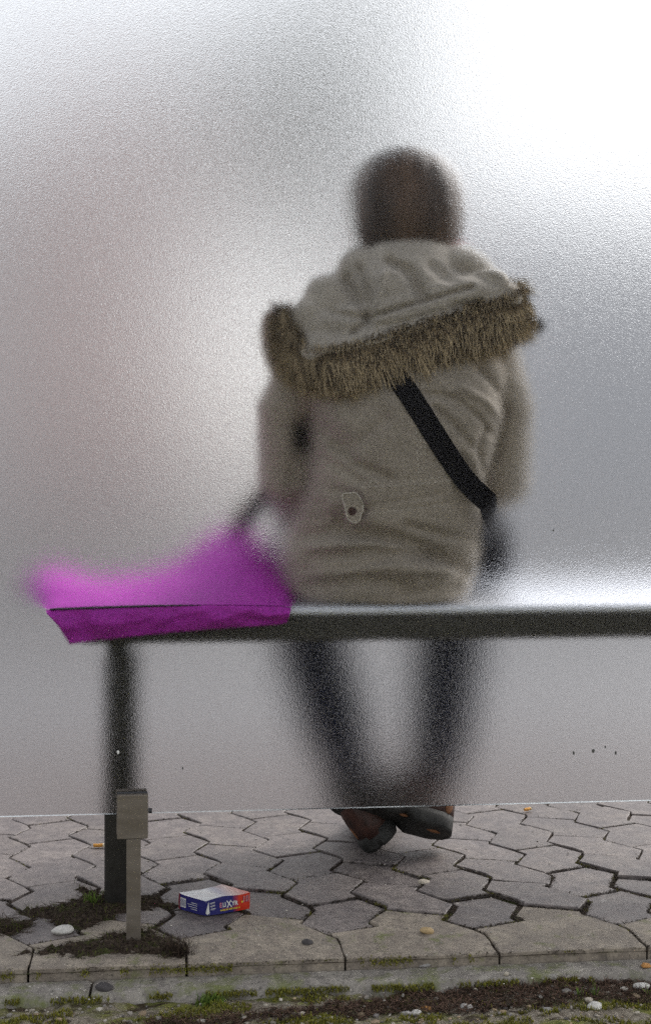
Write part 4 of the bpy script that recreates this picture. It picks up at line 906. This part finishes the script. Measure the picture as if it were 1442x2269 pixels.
for P, lab in zip(SOIL, ('dark crumbly soil with moss around the foot of the bench leg', 'dark rooty soil around the foot of the steel post', 'dark soil in the paving gap at the left edge')):
    xs = [p.x for p in P]; ys = [p.y for p in P]; dx = 0.0025; V, F = [], []; idx = {}
    nx, ny = int((max(xs) - min(xs) + 0.02) / dx), int((max(ys) - min(ys) + 0.02) / dx)
    for j in range(ny):
        for i in range(nx):
            x, y = min(xs) - 0.01 + i * dx, min(ys) - 0.01 + j * dx; sdv = polysd(x, y, P) + 0.018 * nz((x, y, 0), 45, 2) + 0.009 * nz((x, y, 0), 130, 6)
            if sdv > -0.002:
                k = min(1, max(0, sdv + 0.002) / 0.022); z = -0.005 + 0.0105 * k ** 0.7 + 0.006 * k * nz((x, y, 0), 60, 1) + 0.006 * k * nz((x, y, 0), 170, 3) + 0.003 * nz((x, y, 0), 380, 7); idx[(i, j)] = len(V); V.append((x, y, z))
    for (i, j) in idx:
        if (i + 1, j) in idx and (i + 1, j + 1) in idx and (i, j + 1) in idx: F.append((idx[(i, j)], idx[(i + 1, j)], idx[(i + 1, j + 1)], idx[(i, j + 1)]))
    stuff(pyo('soil', V, F, M['soil'], None, False), lab, 'soil')
    # roots and fibres on it
    FV, FF, FC = [], [], []
    for _ in range(1500):
        x, y, z = V[random.randrange(len(V))]; a = random.gauss(0, 0.5) + (PI if random.random() < .5 else 0); d = Vector((math.cos(a), math.sin(a), random.uniform(-.1, .35))).normalized(); t = random.uniform(0.5, 1.4)
        if random.random() < 0.22: strand(FV, FF, FC, (x, y, z), Vector((random.uniform(-.5, .5), random.uniform(-.5, .5), 1)).normalized(), random.uniform(.004, .009), 0.0007, (0.05 * t, 0.06 * t, 0.012), (0.13 * t, 0.15 * t, 0.03))
        else: strand(FV, FF, FC, (x, y, z + 0.0008), d, random.uniform(.008, .028), random.uniform(.0003, .0008), (0.035 * t, 0.024 * t, 0.017 * t), (0.075 * t, 0.052 * t, 0.036 * t))
    stuff(colored('root_litter', FV, FF, FC, M['strand'], None), 'fine dark roots and litter on ' + lab.split(' around')[0].split(' in the')[0] + (' by the bench leg' if 'bench' in lab else ' by the post' if 'post' in lab else ' at the left edge'), 'root litter')
# brown fibrous earth strip along the verge
DIRT = [gp(u, v, -0.03) for u, v in ((180, 2275), (420, 2252), (640, 2235), (840, 2205), (960, 2172), (1120, 2168), (1280, 2150), (1460, 2140), (1500, 2205), (1300, 2222), (1080, 2232), (860, 2243), (620, 2250), (470, 2275))]
FV, FF, FC = [], [], []; xs = [p.x for p in DIRT]; ys = [p.y for p in DIRT]; k = 0
while k < 9000:
    x, y = random.uniform(min(xs), max(xs)), random.uniform(min(ys), max(ys))
    if polysd(x, y, DIRT) + 0.02 * nz((x, y, 0), 30, 3) + 0.012 * nz((x, y, 0), 90, 5) > 0.0:
        k += 1; a = random.uniform(0, 2 * PI); t = random.uniform(.5, 1.5); z = verge_z(x, y)
        strand(FV, FF, FC, (x, y, z + random.uniform(0, .004)), Vector((math.cos(a), 0.6 * math.sin(a), random.uniform(-.1, .5))).normalized(), random.uniform(.006, .016), random.uniform(.0005, .0012), (0.045 * t, 0.028 * t, 0.020 * t), (0.115 * t, 0.07 * t, 0.05 * t))
stuff(colored('plant_litter', FV, FF, FC, M['strand'], None), 'strip of brown needle-like litter along the verge', 'plant litter')
# moss cushions: on the verge, on the kerb's front edge and along the paving border
FV, FF, FC = [], [], []; k = 0
def mossblade(x, y, z, sc=1.0):
    t = random.uniform(.6, 1.35); g = random.random(); c1 = (0.20 * t + 0.08 * g, 0.21 * t + 0.04 * g, 0.035 * t)
    strand(FV, FF, FC, (x, y, z), Vector((random.uniform(-.6, .6), random.uniform(-.6, .6), 1)).normalized(), random.uniform(.003, .007) * sc, random.uniform(.0007, .0014), tuple(q * 0.35 for q in c1), c1, 0.3, 2)
while k < 17000:
    x, y = random.uniform(-0.62, 0.66), random.uniform(-0.36, -0.152)
    if nz((x * 0.8, y * 2, 0), 10, 31) + 0.5 * nz((x, y, 0), 42, 12) > 0.05 and not (polysd(x, y, DIRT) > -0.004 and random.random() < .93): k += 1; mossblade(x, y, verge_z(x, y))
for _ in range(6000):
    x = random.uniform(-0.6, 0.62)
    if nz((x, 0, 0), 14, 41) + 0.7 * nz((x, 0, 0), 60, 11) + (0.25 if x < 0.15 else -0.25) > 0.0: mossblade(x, -0.1515 + 0.004 * nz((x, 0, 0), 13, 1) + random.gauss(0, .0035), -0.026 + random.uniform(-.004, .004), 0.8)
for _ in range(4200):
    x = random.uniform(-0.6, 0.25)
    if nz((x, 0, 0), 12, 55) + 0.8 * nz((x, 0, 0), 55, 21) + (0.25 if x < -0.15 else -0.1) > 0.1: mossblade(x, -0.1015 + random.gauss(0, .0045), -0.007 + random.gauss(0, .003), 0.6)
stuff(colored('moss', FV, FF, FC, M['strand'], None), 'yellow green moss cushions on the verge and kerb edges', 'moss')
# dirt and thin moss settled in the joints
FV, FF, FC = [], [], []
for poly, amt in NEAR:
    for i in range(len(poly)):
        a_, b_ = poly[i - 1], poly[i]; ln_ = (b_ - a_).length
        for _ in range(int(ln_ / 0.0008 * amt)):
            q = a_.lerp(b_, random.random()); x, y = q.x + random.gauss(0, .0022 * amt + .0004), q.y + random.gauss(0, .0022 * amt + .0004); k = nz((x, y, 0), 22, 8) + 0.5 * nz((x, y, 0), 80, 2)
            if y < -0.1 or k < -0.25: continue
            t = random.uniform(.5, 1.4); an_ = random.uniform(0, 6.28)
            if k > 0.28 and random.random() < .6: mossblade(x, y, -0.003, 0.7)
            else: strand(FV, FF, FC, (x, y, random.uniform(-.003, .0009)), Vector((math.cos(an_), math.sin(an_), random.uniform(-.1, .4))).normalized(), random.uniform(.002, .006), random.uniform(.0005, .0013), (0.03 * t, 0.022 * t, 0.016 * t), (0.06 * t, 0.046 * t, 0.034 * t), 0.4, 2)
stuff(colored('joint_dirt', FV, FF, FC, M['strand'], None), 'dark dirt and thin moss settled in the joints of the paving', 'dirt')
GV_, GF_, GC_ = [], [], []
proto = []
for s in range(8):
    bm = bmesh.new(); bmesh.ops.create_icosphere(bm, subdivisions=1, radius=1.0)
    for q in bm.verts: q.co *= 1 + 0.3 * nz(q.co, 1.4, s * 5)
    bm.verts.index_update(); proto.append(([q.co.copy() for q in bm.verts], [tuple(x.index for x in f.verts) for f in bm.faces])); bm.free()
for _ in range(1500):
    x, y = random.uniform(-0.65, 0.7), random.uniform(-0.38, -0.155); z = verge_z(x, y); r = min(0.008, 0.0014 + random.expovariate(1 / 0.0013)); t = random.uniform(.5, 1.25); base = random.choice([(0.40, 0.37, 0.33), (0.30, 0.27, 0.24), (0.22, 0.20, 0.19), (0.40, 0.36, 0.30), (0.33, 0.25, 0.17)])
    v, f = random.choice(proto); b = len(GV_); a = random.uniform(0, 6.28); ca, sa = math.cos(a), math.sin(a)
    for p in v: GV_.append((x + r * (p.x * ca - p.y * 0.75 * sa), y + r * (p.x * sa + p.y * 0.75 * ca), z + r * 0.25 + r * 0.55 * p.z)); GC_.append(tuple(min(.8, q * t) for q in base))
    GF_ += [tuple(i + b for i in q) for q in f]
for _ in range(350):                                  # grit in the joints and on the paving
    p = gp(random.uniform(-50, 1490), random.uniform(1800, 2190)); r = random.uniform(0.0008, 0.0022); t = random.uniform(.4, 1.3); v, f = random.choice(proto); b = len(GV_); z = 0.0015 if p.y > -.1 else -.018
    for q in v: GV_.append((p.x + r * q.x, p.y + r * q.y, z + r * 0.6 * q.z)); GC_.append((0.45 * t, 0.42 * t, 0.38 * t))
    GF_ += [tuple(i + b for i in q) for q in f]
stuff(colored('gravel', GV_, GF_, GC_, M['strand'], None), 'fine gravel and grit scattered over the verge and paving', 'gravel')
def tuft(name, u, v, n_, h, spread, label, cat, cols, bend=0.25, group=None):
    p = surf(u, v); FV, FF, FC = [], [], []
    for _ in range(n_):
        q = Vector((random.gauss(0, spread), random.gauss(0, spread * .7), 0)); t = random.uniform(.7, 1.3); c0, c1 = random.choice(cols)
        strand(FV, FF, FC, q, Vector((random.gauss(0, .45), random.gauss(0, .45), 1)).normalized(), h * random.uniform(.5, 1.1), random.uniform(.0006, .0012), tuple(k * t for k in c0), tuple(k * t for k in c1), bend, 4)
    o = colored(name, FV, FF, FC, M['strand'], None); o.location = (p.x, p.y, p.z + 0.001); tag(o, label, cat, group)
G1 = [((0.04, 0.07, 0.012), (0.13, 0.22, 0.03)), ((0.05, 0.08, 0.015), (0.18, 0.26, 0.05))]
tuft('grass_tuft', 203, 2008, 60, 0.026, 0.007, 'small green grass tuft beside the bench leg', 'grass tuft', G1, group='grass tufts'); tuft('grass_tuft', 462, 2226, 170, 0.016, 0.011, 'bright green tuft in the mossy verge at lower left', 'grass tuft', G1, group='grass tufts')
tuft('grass_tuft', 1283, 2216, 9, 0.020, 0.002, 'tiny green seedling on the brown earth near the front white pebble', 'grass tuft', G1, 0.15, 'grass tufts'); tuft('grass_tuft', 1318, 2214, 9, 0.024, 0.002, 'thin green shoot on the brown earth, right of the seedling', 'grass tuft', G1, 0.12, 'grass tufts')
tuft('grass_tuft', 1432, 2208, 6, 0.018, 0.002, 'single green shoot on brown earth at the right edge', 'grass tuft', G1, 0.12, 'grass tufts')
tuft('dead_weed', 393, 2118, 150, 0.034, 0.009, 'dry brown root ball of a dead weed on the border paving', 'dead weed', [((0.03, 0.02, 0.015), (0.09, 0.065, 0.045)), ((0.02, 0.014, 0.01), (0.05, 0.036, 0.028))], 0.55)
